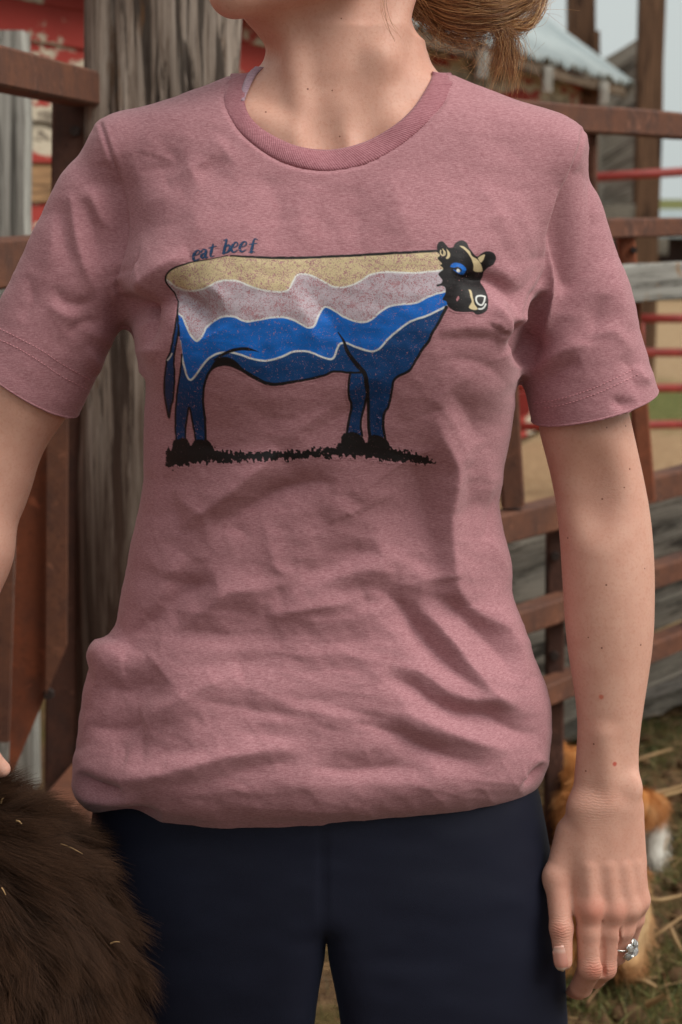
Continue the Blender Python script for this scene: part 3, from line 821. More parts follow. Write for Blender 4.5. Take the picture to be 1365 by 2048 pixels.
# ---- ribbed collar band: loops from the outer seam to the inner edge, closed round the back of the neck
def curve3(pts2, bvh, off, ydef):
    out = []
    for px, py in pts2:
        h = camray(bvh, px, py)
        q = h if h is not None and h[1] < .06 else P(px, py, ydef)
        out.append(q+np.array([0, -off, 0]))
    return np.array(out)
no = 90
o3 = curve3(resample(OUTER, no)[2:-2], sBVH, -.0002, YN)
i3 = curve3(resample(INNER, no)[2:-2], bBVH, .0035, YN)
for arr in (o3, i3):                                            # smooth the depth along the curve
    y = arr[:, 1].copy()
    for _ in range(16): y[1:-1] = (y[:-2]+2*y[1:-1]+y[2:])/4
    arr[:, 1] = y
th = np.linspace(.06, math.pi-.06, 60)
ob, ib = [], []
for t in th:
    x, y = NCX+NAX*math.cos(t), YN+NAY*math.sin(t)
    h = preBVH.ray_cast(Vector((x, y, 2.0)), Vector((0, 0, -1)))
    z = h[0][2] if h[0] is not None else EL[2]
    ob.append((x, y, z+.001)); w_ = math.sin(t)
    xi = (i3[-1][0]+i3[0][0])/2+(i3[-1][0]-i3[0][0])/2*math.cos(t)*(1+.06*w_)
    ib.append((xi, YN+(NAY-.012)*math.sin(t), i3[-1][2]+.004*w_+.010*w_*w_))
oc = np.vstack([o3, ob]); ic = np.vstack([i3, ib])
nc = 420
oc = resample(np.vstack([oc, oc[:1]]), nc+1)[:-1]; ic = resample(np.vstack([ic, ic[:1]]), nc+1)[:-1]
rows = 9; cv_, cf_ = [], []
for j in range(rows):
    t = j/(rows-1)
    ring = oc*(1-t)+ic*t
    outw = ring-np.array([P(678, 200)[0], .005, 0]); outw[:, 2] = .004; outw /= np.linalg.norm(outw, axis=1, keepdims=True)
    bulge = .0028*math.sin(math.pi*min(1, t*1.05))**.6 + .0004
    cv_.append(ring+outw*bulge)
cv_ = np.vstack(cv_)
for j in range(rows-1):
    for i in range(nc):
        a = j*nc+i; b = j*nc+(i+1) % nc; cf_.append((a, b, b+nc, a+nc))
mcol, mm = fabric_material('pink_rib_knit', srgb(184, 128, 136), srgb(150, 93, 102), bump=.2)
uvn = mm.t.nodes.new('ShaderNodeUVMap'); uvn.uv_map = 'along'
su = mm.sep(uvn.outputs[0])
wave = mm.math('SINE', mm.math('MULTIPLY', su[0], 2*math.pi*300))
mm.set('Base Color', mm.mix(mm.math('MULTIPLY_ADD', wave, .12, .12), mm.b.inputs['Base Color'].links[0].from_socket, srgb(120, 62, 72)))
old = mm.b.inputs['Normal'].links[0].from_node
hgt = mm.math('MULTIPLY_ADD', wave, .5, old.inputs['Height'].links[0].from_socket)
mm.set('Height', hgt, old); old.inputs['Strength'].default_value = .4; old.inputs['Distance'].default_value = .0009
collar = link_mesh('collar', cv_, np.array(cf_), mcol)
uv = collar.data.uv_layers.new(name='along')
lv = np.zeros(len(collar.data.loops), np.int32); collar.data.loops.foreach_get('vertex_index', lv)
uu = (lv % nc)/nc; row = lv//nc
quad = uu.reshape(-1, 4); quad = np.where((quad.max(1, keepdims=True)-quad > .5), quad+1, quad)
uv.data.foreach_set('uv', np.stack([quad.ravel(), row/(rows-1)], 1).astype(np.float32).ravel())
sm = collar.modifiers.new('thickness', 'SOLIDIFY'); sm.thickness = .0022; sm.offset = -1
collar.parent = t_shirt                      # t_shirt's own world matrix is the identity

# lavender strap of a vest showing inside the collar
spts = resample([(526, 134), (511, 150), (501, 170), (495, 190), (494, 204)], 24)
c3 = curve3(spts, bBVH, .0022, 0); vs, fs = [], []
for i, q in enumerate(c3):
    tp = 1-.8*(i/23)**3
    for k, (dx, dy) in enumerate(((-.0055, .0012), (-.003, .0004), (-.0005, .0002), (.0010, .0010))): vs.append(q+np.array([dx*tp-.0035*(1-tp), dy+.001*(1-tp), 0]))
for i in range(len(c3)-1):
    for k in range(3): a = i*4+k; fs.append((a, a+1, a+5, a+4))
mstrap, _ = fabric_material('lavender_strap', srgb(190, 162, 174), srgb(158, 128, 144))
strap = link_mesh('vest_strap', vs, fs, mstrap); adopt(strap, person)
sm = strap.modifiers.new('thickness', 'SOLIDIFY'); sm.thickness = .0014
strap['label'] = 'lavender vest strap peeking out under the collar'

# ---- stitches along the sleeve hems
def stitches(lines, step, ln_px, parent, mat):
    vs, fs = [], []
    for pts in lines:
        L = np.linalg.norm(np.diff(np.array(pts, float), axis=0), axis=1).sum()
        q = resample(pts, max(4, int(L)))
        i = 0.0
        while i+ln_px < len(q)-1:
            a = camray(sBVH, *q[int(i)]); b = camray(sBVH, *q[int(i+ln_px)])
            i += step
            if a is None or b is None or np.linalg.norm(a-b) > .006: continue
            ax = (b-a)/np.linalg.norm(b-a); up = np.array([0, -1.0, 0]); sd2 = np.cross(ax, up); sd2 /= np.linalg.norm(sd2)
            up = np.cross(sd2, ax)
            k0 = len(vs); mid = (a+b)/2
            for t_, r, lift in ((a, .00010, .0001), (mid, .00040, .00055), (b, .00010, .0001)):
                for an in (0, math.pi/2, math.pi, 1.5*math.pi): vs.append(t_+up*lift+(sd2*math.cos(an)+up*math.sin(an))*r)
            for s in (0, 1):
                for k in range(4): fs.append((k0+s*4+k, k0+s*4+(k+1) % 4, k0+s*4+4+(k+1) % 4, k0+s*4+4+k))
    o = link_mesh('stitching', vs, fs, mat, smooth=True); o['kind'] = 'stuff'
    o.parent = parent
    return o
mst = M('stitch_thread', rough=.6, base=srgb(214, 150, 158)).m
stitches([A4((620, 1795), (760, 1770), (920, 1722), (1060, 1660), (1180, 1600)), A4((680, 1818), (800, 1795), (960, 1742), (1100, 1680), (1200, 1630)),
          A3((0, 1215), (120, 1275), (240, 1340), (360, 1420), (540, 1520)), A3((0, 1278), (110, 1330), (240, 1410), (360, 1490), (520, 1570))], 7.2, 5.0, t_shirt, mst)
# =================================================================== PRINT ON THE SHIRT (ink film lying on the cloth)
ZA = lambda *p: np.array([(300+x*.5275, 450+y*.5275) for x, y in p])
ZH = lambda *p: np.array([(640+x*.271, 460+y*.271) for x, y in p])
ZT = lambda *p: np.array([(320+x*.2637, 470+y*.2637) for x, y in p])
sp = 1.3
gx = np.arange(322, 1002, sp); gy = np.arange(472, 962, sp)
GX, GY = np.meshgrid(gx, gy); fx, fy = GX.ravel(), GY.ravel()
wob = .8*vnoise(np.stack([fx/9, fy/9, fx*0], 1), 31); wob2 = .8*vnoise(np.stack([fx/9, fy/9, fx*0+7], 1), 41)
qx, qy = fx+wob*.6, fy+wob2*.6
ink = np.zeros((len(fx), 3)); alpha = np.zeros(len(fx)); wear = np.zeros(len(fx))
def cov(mask_in, d, soft=.8): return np.clip(.5+np.where(mask_in, d, -d)/(2*soft), 0, 1)
def fill(poly, col, wr=None, sm=True, clip=None, jag=None):
    poly = resample(np.vstack([poly, poly[:1]]), max(40, 5*len(poly)))[:-1] if sm else poly
    bb = (qx > poly[:, 0].min()-6) & (qx < poly[:, 0].max()+6) & (qy > poly[:, 1].min()-6) & (qy < poly[:, 1].max()+6)
    ii = np.nonzero(bb)[0]
    x, y = qx[ii], qy[ii]
    if jag is not None: x = x+jag[0][ii]; y = y+jag[1][ii]
    c = cov(inside(x, y, poly), poly_dist(x, y, poly, True))
    if clip is not None: c = c*clip[ii]
    put(ii, c, col, wr)
    full = np.zeros(len(fx)); full[ii] = c
    return full
def put(ii, c, col, wr):
    col = np.asarray(col[:3]) if not isinstance(col, np.ndarray) or col.ndim == 1 else col[ii]
    ink[ii] = ink[ii]*(1-c[:, None])+col*c[:, None]
    alpha[ii] = np.maximum(alpha[ii], c)
    if wr is not None: wear[ii] = wear[ii]*(1-c)+wr*c
def stroke(pts, wd, col, wr=None, clip=None, ends=None):
    q = resample(pts, max(16, 6*len(pts)))
    bb = (qx > q[:, 0].min()-wd-3) & (qx < q[:, 0].max()+wd+3) & (qy > q[:, 1].min()-wd-3) & (qy < q[:, 1].max()+wd+3)
    ii = np.nonzero(bb)[0]; n = len(q)
    best = np.full(len(ii), 1e9); tt = np.zeros(len(ii))
    for i in range(n-1):
        a, b = q[i], q[i+1]; ab = b-a; L2 = ab@ab+1e-9
        t = np.clip(((qx[ii]-a[0])*ab[0]+(qy[ii]-a[1])*ab[1])/L2, 0, 1)
        d2 = (qx[ii]-a[0]-t*ab[0])**2+(qy[ii]-a[1]-t*ab[1])**2
        u = d2 < best; best[u] = d2[u]; tt[u] = (i+t[u])/(n-1)
    w_ = wd/2*(1 if ends is None else np.interp(tt, np.linspace(0, 1, len(ends)), ends))
    c = np.clip(.5+(w_-np.sqrt(best))/1.5, 0, 1)
    if clip is not None: c = c*clip[ii]
    put(ii, c, col, wr)
TAN, LAV, BLU, NAV, BLK, WHT = (np.array(srgb(*c)[:3]) for c in ((208, 188, 148), (192, 177, 186), (14, 102, 194), (14, 64, 118), (24, 19, 21), (224, 224, 220)))
bodyp = ZA((60, 210), (66, 186), (95, 162), (160, 141), (230, 129), (310, 118), (400, 122), (490, 125), (600, 123), (700, 119), (800, 114), (900, 108), (1000, 103), (1095, 99),
           (1140, 150), (1150, 220), (1140, 290), (1115, 330), (1090, 380), (1070, 410), (1058, 440), (1035, 470), (1000, 528), (984, 552), (940, 575), (925, 592), (915, 640), (905, 690), (890, 712), (885, 760), (887, 806),
           (835, 806), (830, 760), (828, 700), (824, 660), (814, 690), (805, 720), (800, 755), (802, 800), (745, 794), (755, 740), (765, 682), (755, 650), (755, 600), (760, 562),
           (700, 555), (660, 570), (600, 585), (540, 595), (500, 602), (450, 602), (400, 580), (350, 550), (310, 532), (270, 530), (235, 546), (215, 580), (205, 620), (203, 680), (210, 740), (212, 826),
           (175, 826), (170, 790), (160, 740), (152, 692), (147, 700), (140, 740), (135, 780), (136, 826), (100, 822), (97, 760), (98, 700), (103, 640), (110, 590), (118, 540), (123, 490), (120, 460), (112, 420), (108, 380), (105, 330), (108, 290), (95, 260), (75, 235))
bodyp = resample(np.vstack([bodyp, bodyp[:1]]), 420)[:-1]
L1 = ZA((50, 200), (75, 215), (100, 235), (140, 248), (180, 248), (220, 235), (260, 215), (300, 210), (340, 215), (380, 232), (420, 245), (470, 252), (510, 252), (530, 240), (545, 210), (560, 190), (585, 185), (620, 195), (660, 215), (690, 232), (720, 237), (760, 230), (800, 212), (830, 192), (860, 183), (900, 178), (950, 180), (1000, 182), (1050, 178), (1160, 166))
L2 = ZA((96, 318), (108, 335), (125, 350), (140, 385), (160, 425), (178, 440), (195, 425), (215, 390), (245, 362), (280, 347), (320, 348), (350, 362), (375, 366), (420, 358), (470, 350), (510, 350), (550, 362), (580, 380), (605, 390), (625, 380), (640, 345), (655, 318), (670, 310), (700, 325), (740, 350), (780, 365), (820, 368), (850, 350), (880, 325), (910, 308), (960, 300), (1010, 295), (1050, 275), (1090, 260), (1160, 244))
L3 = ZA((116, 440), (120, 480), (127, 520), (140, 570), (152, 588), (170, 575), (195, 540), (225, 505), (260, 487), (300, 482), (340, 490), (380, 505), (420, 514), (460, 512), (500, 500), (530, 485), (560, 478), (600, 480), (640, 495), (680, 508), (700, 500), (710, 470), (720, 452), (745, 448), (780, 462), (820, 475), (850, 478), (875, 465), (905, 430), (940, 400), (990, 365), (1050, 345), (1100, 320), (1170, 290))
BC = fill(bodyp, TAN, .55, sm=False)
down = lambda L: np.vstack([resample(L, 160), [(1100, 1000), (250, 1000)]])
fill(down(L1), LAV, .56, sm=False, clip=BC)
blu = BLU[None]*np.clip(1.08-.42*sstep(440, 690, .4*(GY.ravel()*1.0)+.0*fx+300), .6, 1.1)[:, None]
shade = .5+.5*vnoise(np.stack([fx/30, fy/22, fx*0], 1), 77)
fill(down(L2), BLU[None]*(.78+.4*shade)[:, None], .24, sm=False, clip=BC)
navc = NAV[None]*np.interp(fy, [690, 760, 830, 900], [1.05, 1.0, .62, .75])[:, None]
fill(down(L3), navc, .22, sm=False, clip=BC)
tail = ZA((107, 322), (100, 362), (90, 420), (78, 480), (65, 512), (58, 560), (55, 620), (58, 660), (64, 690), (73, 732), (78, 700), (88, 660), (92, 620), (94, 560), (91, 520), (97, 470), (106, 420), (110, 380))
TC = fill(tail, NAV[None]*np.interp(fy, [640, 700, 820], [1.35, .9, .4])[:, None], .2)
for L, wdt in ((L1, 3.4), (L2, 3.4), (L3, 3.6)): stroke(L, wdt, WHT, .35, clip=BC)
# black outline
open_b = lambda pts, wd, ends=None: stroke(ZA(*pts), wd, BLK, .08, ends=ends)
open_b([(108, 290), (95, 260), (75, 235), (60, 210), (66, 186), (95, 162), (160, 141), (230, 129), (295, 116)], 3.6, (.7, 1, 1.1, .9, .6, .7))
open_b([(306, 117), (400, 122), (490, 125), (600, 123), (700, 119), (800, 114), (900, 108), (1000, 103), (1090, 98)], 5.2, (.7, 1.1, 1, 1.1, 1))
open_b([(105, 330), (108, 290)], 3); open_b([(112, 420), (108, 380), (105, 330)], 3.4); open_b([(103, 640), (110, 590), (118, 540), (122, 490)], 3.4)
open_b([(100, 822), (97, 760), (98, 700), (103, 640)], 3.6); open_b([(136, 826), (135, 780), (140, 740), (150, 690), (160, 740), (170, 790), (175, 826)], 3.6)
open_b([(212, 826), (210, 740), (203, 680), (205, 620), (215, 580), (235, 546), (270, 530), (310, 532), (350, 550), (400, 580), (450, 602), (500, 602), (540, 595), (600, 585), (660, 570), (700, 555), (760, 560), (805, 558)], 5.2, (1, .9, .9, 1.2, 1.4, 1.3, 1, .9, .8))
fill(ZA((222, 560), (250, 512), (290, 500), (330, 520), (360, 560), (310, 536), (270, 531), (238, 545)), BLK, .05)
open_b([(245, 512), (290, 484), (330, 472), (370, 470), (415, 482)], 6.5, (.5, 1, 1.1, 1, .1))
open_b([(715, 408), (735, 440), (752, 485), (790, 535), (815, 566), (824, 620), (829, 690), (830, 760), (835, 806)], 7.5, (.3, 1, 1.2, 1.3, .9, .8, .9))
open_b([(760, 562), (755, 600), (755, 650), (765, 682), (755, 740), (745, 794)], 5); open_b([(824, 640), (814, 690), (805, 720), (800, 755), (806, 800)], 4.6)
open_b([(1125, 312), (1115, 332), (1090, 380), (1070, 410), (1058, 440), (1035, 470), (1000, 528), (984, 552), (940, 575), (925, 592), (915, 640), (905, 690), (890, 712), (885, 760), (893, 812)], 5.4, (1.3, 1, 1.1, .9, 1, .9, 1, 1))
open_b([(107, 322), (100, 362), (90, 420), (78, 480), (65, 512), (58, 560), (55, 620), (58, 660), (64, 690), (73, 732), (78, 700), (88, 660), (92, 620), (94, 560), (91, 520), (97, 470), (106, 420), (110, 380)], 3.6)
stroke(ZA((68, 512), (78, 500), (84, 488)), 2.4, WHT, .3)
# hooves and the strip of ground with ragged turf
jx = 4.5*fbm(np.stack([fx/5, fy/5, fx*0+2], 1), 51, 2); jy = 9*fbm(np.stack([fx/4.5, fy/6, fx*0+9], 1), 61, 2)
J0 = (jx*.3, jy*.25)
fill(ZA((88, 850), (92, 815), (140, 812), (150, 850)), BLK, .05, jag=J0); fill(ZA((165, 850), (168, 818), (216, 815), (240, 850)), BLK, .05, jag=J0)
fill(ZA((725, 840), (735, 790), (800, 795), (812, 840)), BLK, .05, jag=J0); fill(ZA((825, 850), (832, 800), (890, 806), (908, 850)), BLK, .05, jag=J0)
fill(ZA((62, 850), (120, 832), (200, 832), (240, 842), (280, 858), (400, 860), (500, 856), (600, 854), (700, 842), (740, 822), (820, 826), (900, 842), (960, 854), (1030, 877), (1082, 894), (1075, 906), (1000, 900), (900, 896), (850, 888), (760, 878), (660, 878), (600, 883), (500, 888), (400, 893), (300, 898), (200, 903), (130, 912), (66, 922)), BLK, .03, jag=(jx, jy))
# head
fill(ZH((865, 165), (866, 112), (885, 86), (912, 86), (936, 112), (952, 130), (984, 126), (1000, 97), (1040, 76), (1080, 90), (1110, 140), (1135, 175), (1165, 193), (1200, 166), (1240, 156), (1285, 170), (1303, 210), (1282, 254), (1240, 280), (1212, 308), (1202, 345), (1187, 380), (1202, 410), (1226, 452), (1243, 510), (1240, 580), (1220, 606), (1180, 625), (1150, 620), (1130, 606), (1060, 606), (1000, 600), (962, 576), (943, 558), (935, 528), (905, 512), (926, 470), (926, 430), (905, 414), (866, 418), (862, 404), (895, 395), (905, 370), (890, 350), (874, 325), (890, 305), (911, 285), (884, 260), (901, 250), (880, 225), (869, 205), (886, 185)), BLK, .03)
fill(ZH((1030, 119), (1062, 122), (1102, 152), (1122, 190), (1162, 217), (1186, 250), (1199, 305), (1140, 305), (1135, 262), (1120, 212), (1080, 155)), TAN, .2)
fill(ZH((936, 140), (958, 165), (962, 195), (946, 212), (930, 208), (942, 185)), TAN, .1)
stroke(ZH((892, 150), (890, 170), (903, 186), (920, 184), (924, 165), (914, 152)), 2.2, TAN, .1); stroke(ZH((908, 140), (915, 160), (912, 180)), 1.8, TAN, .1)
fill(ZH((1166, 206), (1216, 181), (1212, 210), (1188, 240)), TAN, .1)
fill(ZH((1098, 440), (1116, 446), (1131, 500), (1141, 545), (1166, 582), (1140, 590), (1100, 572), (1121, 530), (1110, 480)), TAN, .1)
fill(ZH((962, 270), (976, 248), (1010, 242), (1050, 254), (1077, 280), (1076, 302), (1058, 331), (1020, 318), (985, 292), (1010, 300), (1040, 310), (1050, 290), (1020, 272), (990, 278)), BLU, .1)
fill(ZH((1008, 297), (1022, 287), (1037, 299), (1033, 311), (1017, 310)), WHT, .05)
stroke(ZH((1220, 493), (1190, 486), (1160, 490), (1154, 512), (1170, 545), (1196, 553), (1212, 530), (1220, 495)), 3.0, WHT, .05)
stroke(ZH((1225, 548), (1215, 568), (1196, 580), (1174, 582)), 3.0, WHT, .05)
fill(ZH((1008, 510), (1022, 488), (1028, 505), (1012, 525)), np.array(srgb(170, 104, 110)[:3]), .6)
# lettering: eat beef
INKT = np.array(srgb(20, 62, 100)[:3]); SHD = np.array(srgb(22, 34, 52)[:3])
LET = [
 ([(256, 158), (290, 146), (303, 128), (296, 116), (280, 119), (262, 140), (253, 168), (258, 188), (276, 190), (298, 178)], (.5, .5, .6, .7, 1, 1.5, 1.6, 1.2, .7, .4)),
 ([(312, 128), (328, 110), (346, 110), (350, 124), (342, 156), (346, 172), (362, 166)], (.9, .6, 1, 1.4, 1.4, 1, .4)),
 ([(346, 134), (322, 146), (312, 162), (320, 174), (334, 168), (344, 152)], (.5, .9, 1.3, 1, .7, .5)),
 ([(404, 66), (394, 104), (384, 144), (390, 162), (412, 156)], (.5, 1.3, 1.5, 1, .3)), ([(370, 98), (398, 90), (428, 84)], (.5, .7, .4)),
 ([(482, 40), (508, 34)], (.4, .6)), ([(506, 34), (494, 80), (480, 138)], (1, 1.4, 1.4)), ([(480, 138), (505, 132), (524, 112), (530, 86), (518, 76), (496, 90)], (.6, .7, 1.3, 1.4, .9, .4)),
 ([(548, 96), (580, 84), (590, 66), (582, 54), (566, 58), (550, 80), (542, 106), (548, 126), (566, 128), (588, 114)], (.5, .5, .6, .7, 1, 1.5, 1.6, 1.2, .7, .4)),
 ([(612, 92), (644, 80), (654, 62), (646, 50), (630, 54), (614, 76), (606, 102), (612, 122), (630, 124), (652, 110)], (.5, .5, .6, .7, 1, 1.5, 1.6, 1.2, .7, .4)),
 ([(738, 34), (724, 28), (712, 40), (702, 80), (690, 130)], (.5, .8, 1.1, 1.5, 1.5)), ([(674, 130), (716, 128)], (.4, .5)), ([(676, 72), (702, 66), (736, 60)], (.4, .7, .4))]
for pts, e in LET: stroke(ZT(*[(x+5, y+3) for x, y in pts]), 3.6, SHD, .1, ends=e)
for pts, e in LET: stroke(ZT(*pts), 3.5, INKT, .25, ends=e)

def near_ink(a):
    A = a.reshape(GX.shape); r = A.copy()
    for _ in range(2):
        r[1:] = np.maximum(r[1:], r[:-1]); r[:-1] = np.maximum(r[:-1], r[1:]); r[:, 1:] = np.maximum(r[:, 1:], r[:, :-1]); r[:, :-1] = np.maximum(r[:, :-1], r[:, 1:])
    return r.ravel() > .01
use = near_ink(alpha)
ny_, nx_ = GX.shape
U = use.reshape(GX.shape)
cell = U[:-1, :-1] & U[1:, :-1] & U[:-1, 1:] & U[1:, 1:]
jj, ii_ = np.nonzero(cell); base = jj*nx_+ii_
faces = np.stack([base, base+nx_, base+nx_+1, base+1], 1)
ids = np.unique(faces); remap = np.full(len(fx), -1, int); remap[ids] = np.arange(len(ids))
pos = np.zeros((len(ids), 3)); ok = np.ones(len(ids), bool)
camv = V3(CAM); rays = P(fx[ids], fy[ids], 0.0)-CAM; rays /= np.linalg.norm(rays, axis=1, keepdims=True)
rc = sBVH.ray_cast
for k in range(len(ids)):
    h = rc(camv, Vector(rays[k]))
    if h[0] is None: ok[k] = False
    else: pos[k] = h[0]
faces = remap[faces]; faces = faces[ok[faces].all(1)]
pos -= rays*.00030
m = M('screen_print_ink', rough=.55, spec=.3)
co = m.co()
ic_ = m.attr('ink_colour'); ia = m.sep(m.attr('ink_cover', 'Vector'))
n1 = m.noise(co, 520, 5, .7, 1.5); n2 = m.noise(co, 130, 4, .6, .5)
# flaked ink: more where 'wear' is high, clustered
th = m.math('MULTIPLY_ADD', ia[1], .26, .325)
th = m.math('ADD', th, m.math('MULTIPLY', m.math('SUBTRACT', n2, .5), m.math('MULTIPLY', ia[1], .55)))
fl = m.n('MapRange', {'Value': m.math('SUBTRACT', th, n1), 'From Min': -.012, 'From Max': .012})
keepv = m.math('MULTIPLY', ia[0], m.math('SUBTRACT', 1.0, m.math('MULTIPLY', fl, .88)))
n3 = m.noise(co, 700, 3, .7)
dk = m.math('MULTIPLY', m.ramp(n3, [(.52, (0, 0, 0)), (.62, (1, 1, 1))]), m.math('MULTIPLY', ia[1], .9))
inkc = m.mix(dk, ic_, m.mix(.5, ic_, (.05, .035, .035, 1)))
nst = m.n('TexNoise', {'Vector': m.mp(co, (260, 260, 2100)), 'Scale': 1.0, 'Detail': 3, 'Roughness': .65})
clothc = m.mix(m.ramp(nst, [(.36, (0, 0, 0)), (.64, (1, 1, 1))]), SHIRT_D, SHIRT_L)
m.set('Base Color', m.mix(keepv, clothc, inkc))
m.set('Roughness', m.math('MULTIPLY_ADD', keepv, -.34, .88))
m.bump(m.math('ADD', keepv, m.math('MULTIPLY', m.noise(co, 900, 2), .6)), .22, .0006)
pr = link_mesh('cow_print', pos, faces, m.m, t_shirt)
pr['label'] = 'printed cow in tan, lavender and blue layers with the words eat beef'
ca = pr.data.attributes.new('ink_colour', 'FLOAT_COLOR', 'POINT')
ca.data.foreach_set('color', np.concatenate([ink[ids], np.ones((len(ids), 1))], 1).astype(np.float32).ravel())
av = pr.data.attributes.new('ink_cover', 'FLOAT_VECTOR', 'POINT')
av.data.foreach_set('vector', np.stack([alpha[ids], wear[ids], wear[ids]*0], 1).astype(np.float32).ravel())
print('print', len(ids), round(_t.time()-_t0, 1))
# =================================================================== LEGGINGS
LG = Scene_field()
blk = loft_tab([(1480, 240, 1020, .0, .080, .095), (1540, 205, 1058, 0, .088, .1), (1580, 192, 1080, 0, .092, .105), (1640, 184, 1092, 0, .094, .108), (1700, 178, 1102, 0, .096, .108), (1780, 176, 1115, 0, .097, .106), (1890, 184, 1126, 0, .096, .1), (1960, 190, 1131, 0, .094, .096), (2048, 198, 1135, 0, .09, .092),
                (2300, 240, 1100, 0, .08, .08), (2600, 290, 1040, 0, .068, .07), (2900, 310, 1010, .01, .06, .07), (3300, 345, 975, .02, .045, .05), (3420, 352, 970, .02, .042, .046)])
gz_ = np.array([P(655, py, -.085)[2] for py in (3420, 3300, 2900, 2600, 2300, 2048, 1965, 1905, 1885)])
gxl = np.array([P(px, 2000, 0)[0] for px in (515, 520, 545, 562, 606, 636, 648, 656, 662)]); gxr = np.array([P(px, 2000, 0)[0] for px in (780, 775, 750, 733, 702, 676, 662, 654, 648)])
def legs(p):
    d = loft(p, blk, 2.35)
    zq = p[:, 2]-.33*(np.minimum(p[:, 1], .0)+.085)
    xl = np.interp(zq, gz_, gxl); xr = np.interp(zq, gz_, gxr)
    gap = np.maximum(xl-p[:, 0], p[:, 0]-xr)
    up = np.maximum(0, zq-gz_[-1]); gap = np.sqrt(np.maximum(gap, 0)**2+up**2)*(up > 0)+gap*(up <= 0)
    return smax(d, -gap, .035)
LG.add(legs, np.array([P(150, 2000)[0], -.12, .0]), np.array([P(1150, 2000)[0], .13, P(600, 1470)[2]]), .01)
lV, lQ = mesh_field(LG, np.array([P(150, 2000)[0], -.13, .05]), np.array([P(1150, 2000)[0], .13, P(600, 1478)[2]]), .0045)
lx, ly = proj(lV)
lN = vnormals(lV, lQ)
# centre front seam and faint creases at the top of the thighs
dd = -.0022*np.exp(-((lx-(643+(ly-1640)*.03))/5)**2)*sstep(1900, 1800, ly)
dd += .0012*fbm(np.stack([lx/120, ly/60, lx*0], 1), 3, 2)*sstep(2300, 1900, ly)
lV = lV+lN*dd[:, None]*(lN[:, 1:2] < .2)
m = M('navy_leggings', rough=.7, spec=.2, base=srgb(28, 31, 46))
co = m.co(); nz = m.noise(co, 1400, 2); n2 = m.noise(co, 9, 3)
m.set('Base Color', m.mix(n2, srgb(18, 19, 32), srgb(22, 25, 42)))
m.set('Sheen Weight', .06); m.set('Sheen Roughness', .4); m.set('Sheen Tint', (.55, .65, .95, 1))
m.bump(nz, .25, .0005)
leggings = link_mesh('leggings', lV, lQ, m.m); adopt(leggings, person)
leggings['label'] = 'plain dark navy leggings'
# boots below the frame, so that the figure stands
mb = M('boot_leather', rough=.55, base=srgb(70, 46, 34)); mb.bump(mb.noise(mb.co(), 90, 4), .3, .002)
for cxp in (432, 876):
    bx = P(cxp, 3420, .02); BF = Scene_field()
    BF.cone((bx[0], .02, .30), (bx[0], .03, .05), .058, .045, .02)
    BF.cone((bx[0], .03, .045), (bx[0]+(.02 if cxp > 600 else -.02), -.13, .038), .042, .036, .03)
    BF.add(lambda p: p[:, 2]-.0, (-9, -9, -9), (9, 9, 9), .006) if False else None
    v, q = mesh_field(lambda p, B=BF: smax(B(p), .003-p[:, 2], .006), np.array([bx[0]-.1, -.2, -.02]), np.array([bx[0]+.1, .12, .36]), .006)
    bo = link_mesh('boot', v, q, mb.m); adopt(bo, person)

# =================================================================== HAIR
def hair_object(name, curves, radii, mat, parent=None):
    """curves: (n, k, 3) array; radii (n, k)"""
    n, k, _ = curves.shape
    hc = bpy.data.hair_curves.new(name)
    hc.add_curves([k]*n)
    hc.position_data.foreach_set('vector', curves.astype(np.float32).ravel())
    ra_ = hc.attributes.get('radius') or hc.attributes.new('radius', 'FLOAT', 'POINT')
    ra_.data.foreach_set('value', radii.astype(np.float32).ravel())
    rn = hc.attributes.new('strand', 'FLOAT', 'CURVE'); rn.data.foreach_set('value', rng.random(n).astype(np.float32))
    o = bpy.data.objects.new(name, hc); COL.objects.link(o); hc.materials.append(mat)
    if parent: o.parent = parent
    return o
def hair_mat(name, stops, rough=.45, spec=.4, tipmix=None):
    m = M(name, rough=rough, spec=spec)
    c = m.ramp(m.attr('strand', 'Fac'), stops)
    if tipmix:
        hi_ = m.t.nodes.new('ShaderNodeHairInfo')
        c = m.mix(m.math('MULTIPLY', m.math('POWER', hi_.outputs['Intercept'], 1.6), tipmix[1]), c, tipmix[0])
    m.set('Base Color', c)
    return m
def spline3(ctrl, k):
    """ctrl (n, c, 3) -> (n, k, 3) Catmull-Rom"""
    n, c, _ = ctrl.shape; t = np.linspace(0, c-1, k); i = np.minimum(t.astype(int), c-2); f = (t-i)[None, :, None]
    g = lambda j: ctrl[:, np.clip(j, 0, c-1)]
    p0, p1, p2, p3 = g(i-1), g(i), g(i+1), g(i+2)
    return .5*((2*p1)+(-p0+p2)*f+(2*p0-5*p1+4*p2-p3)*f**2+(-p0+3*p1-3*p2+p3)*f**3)
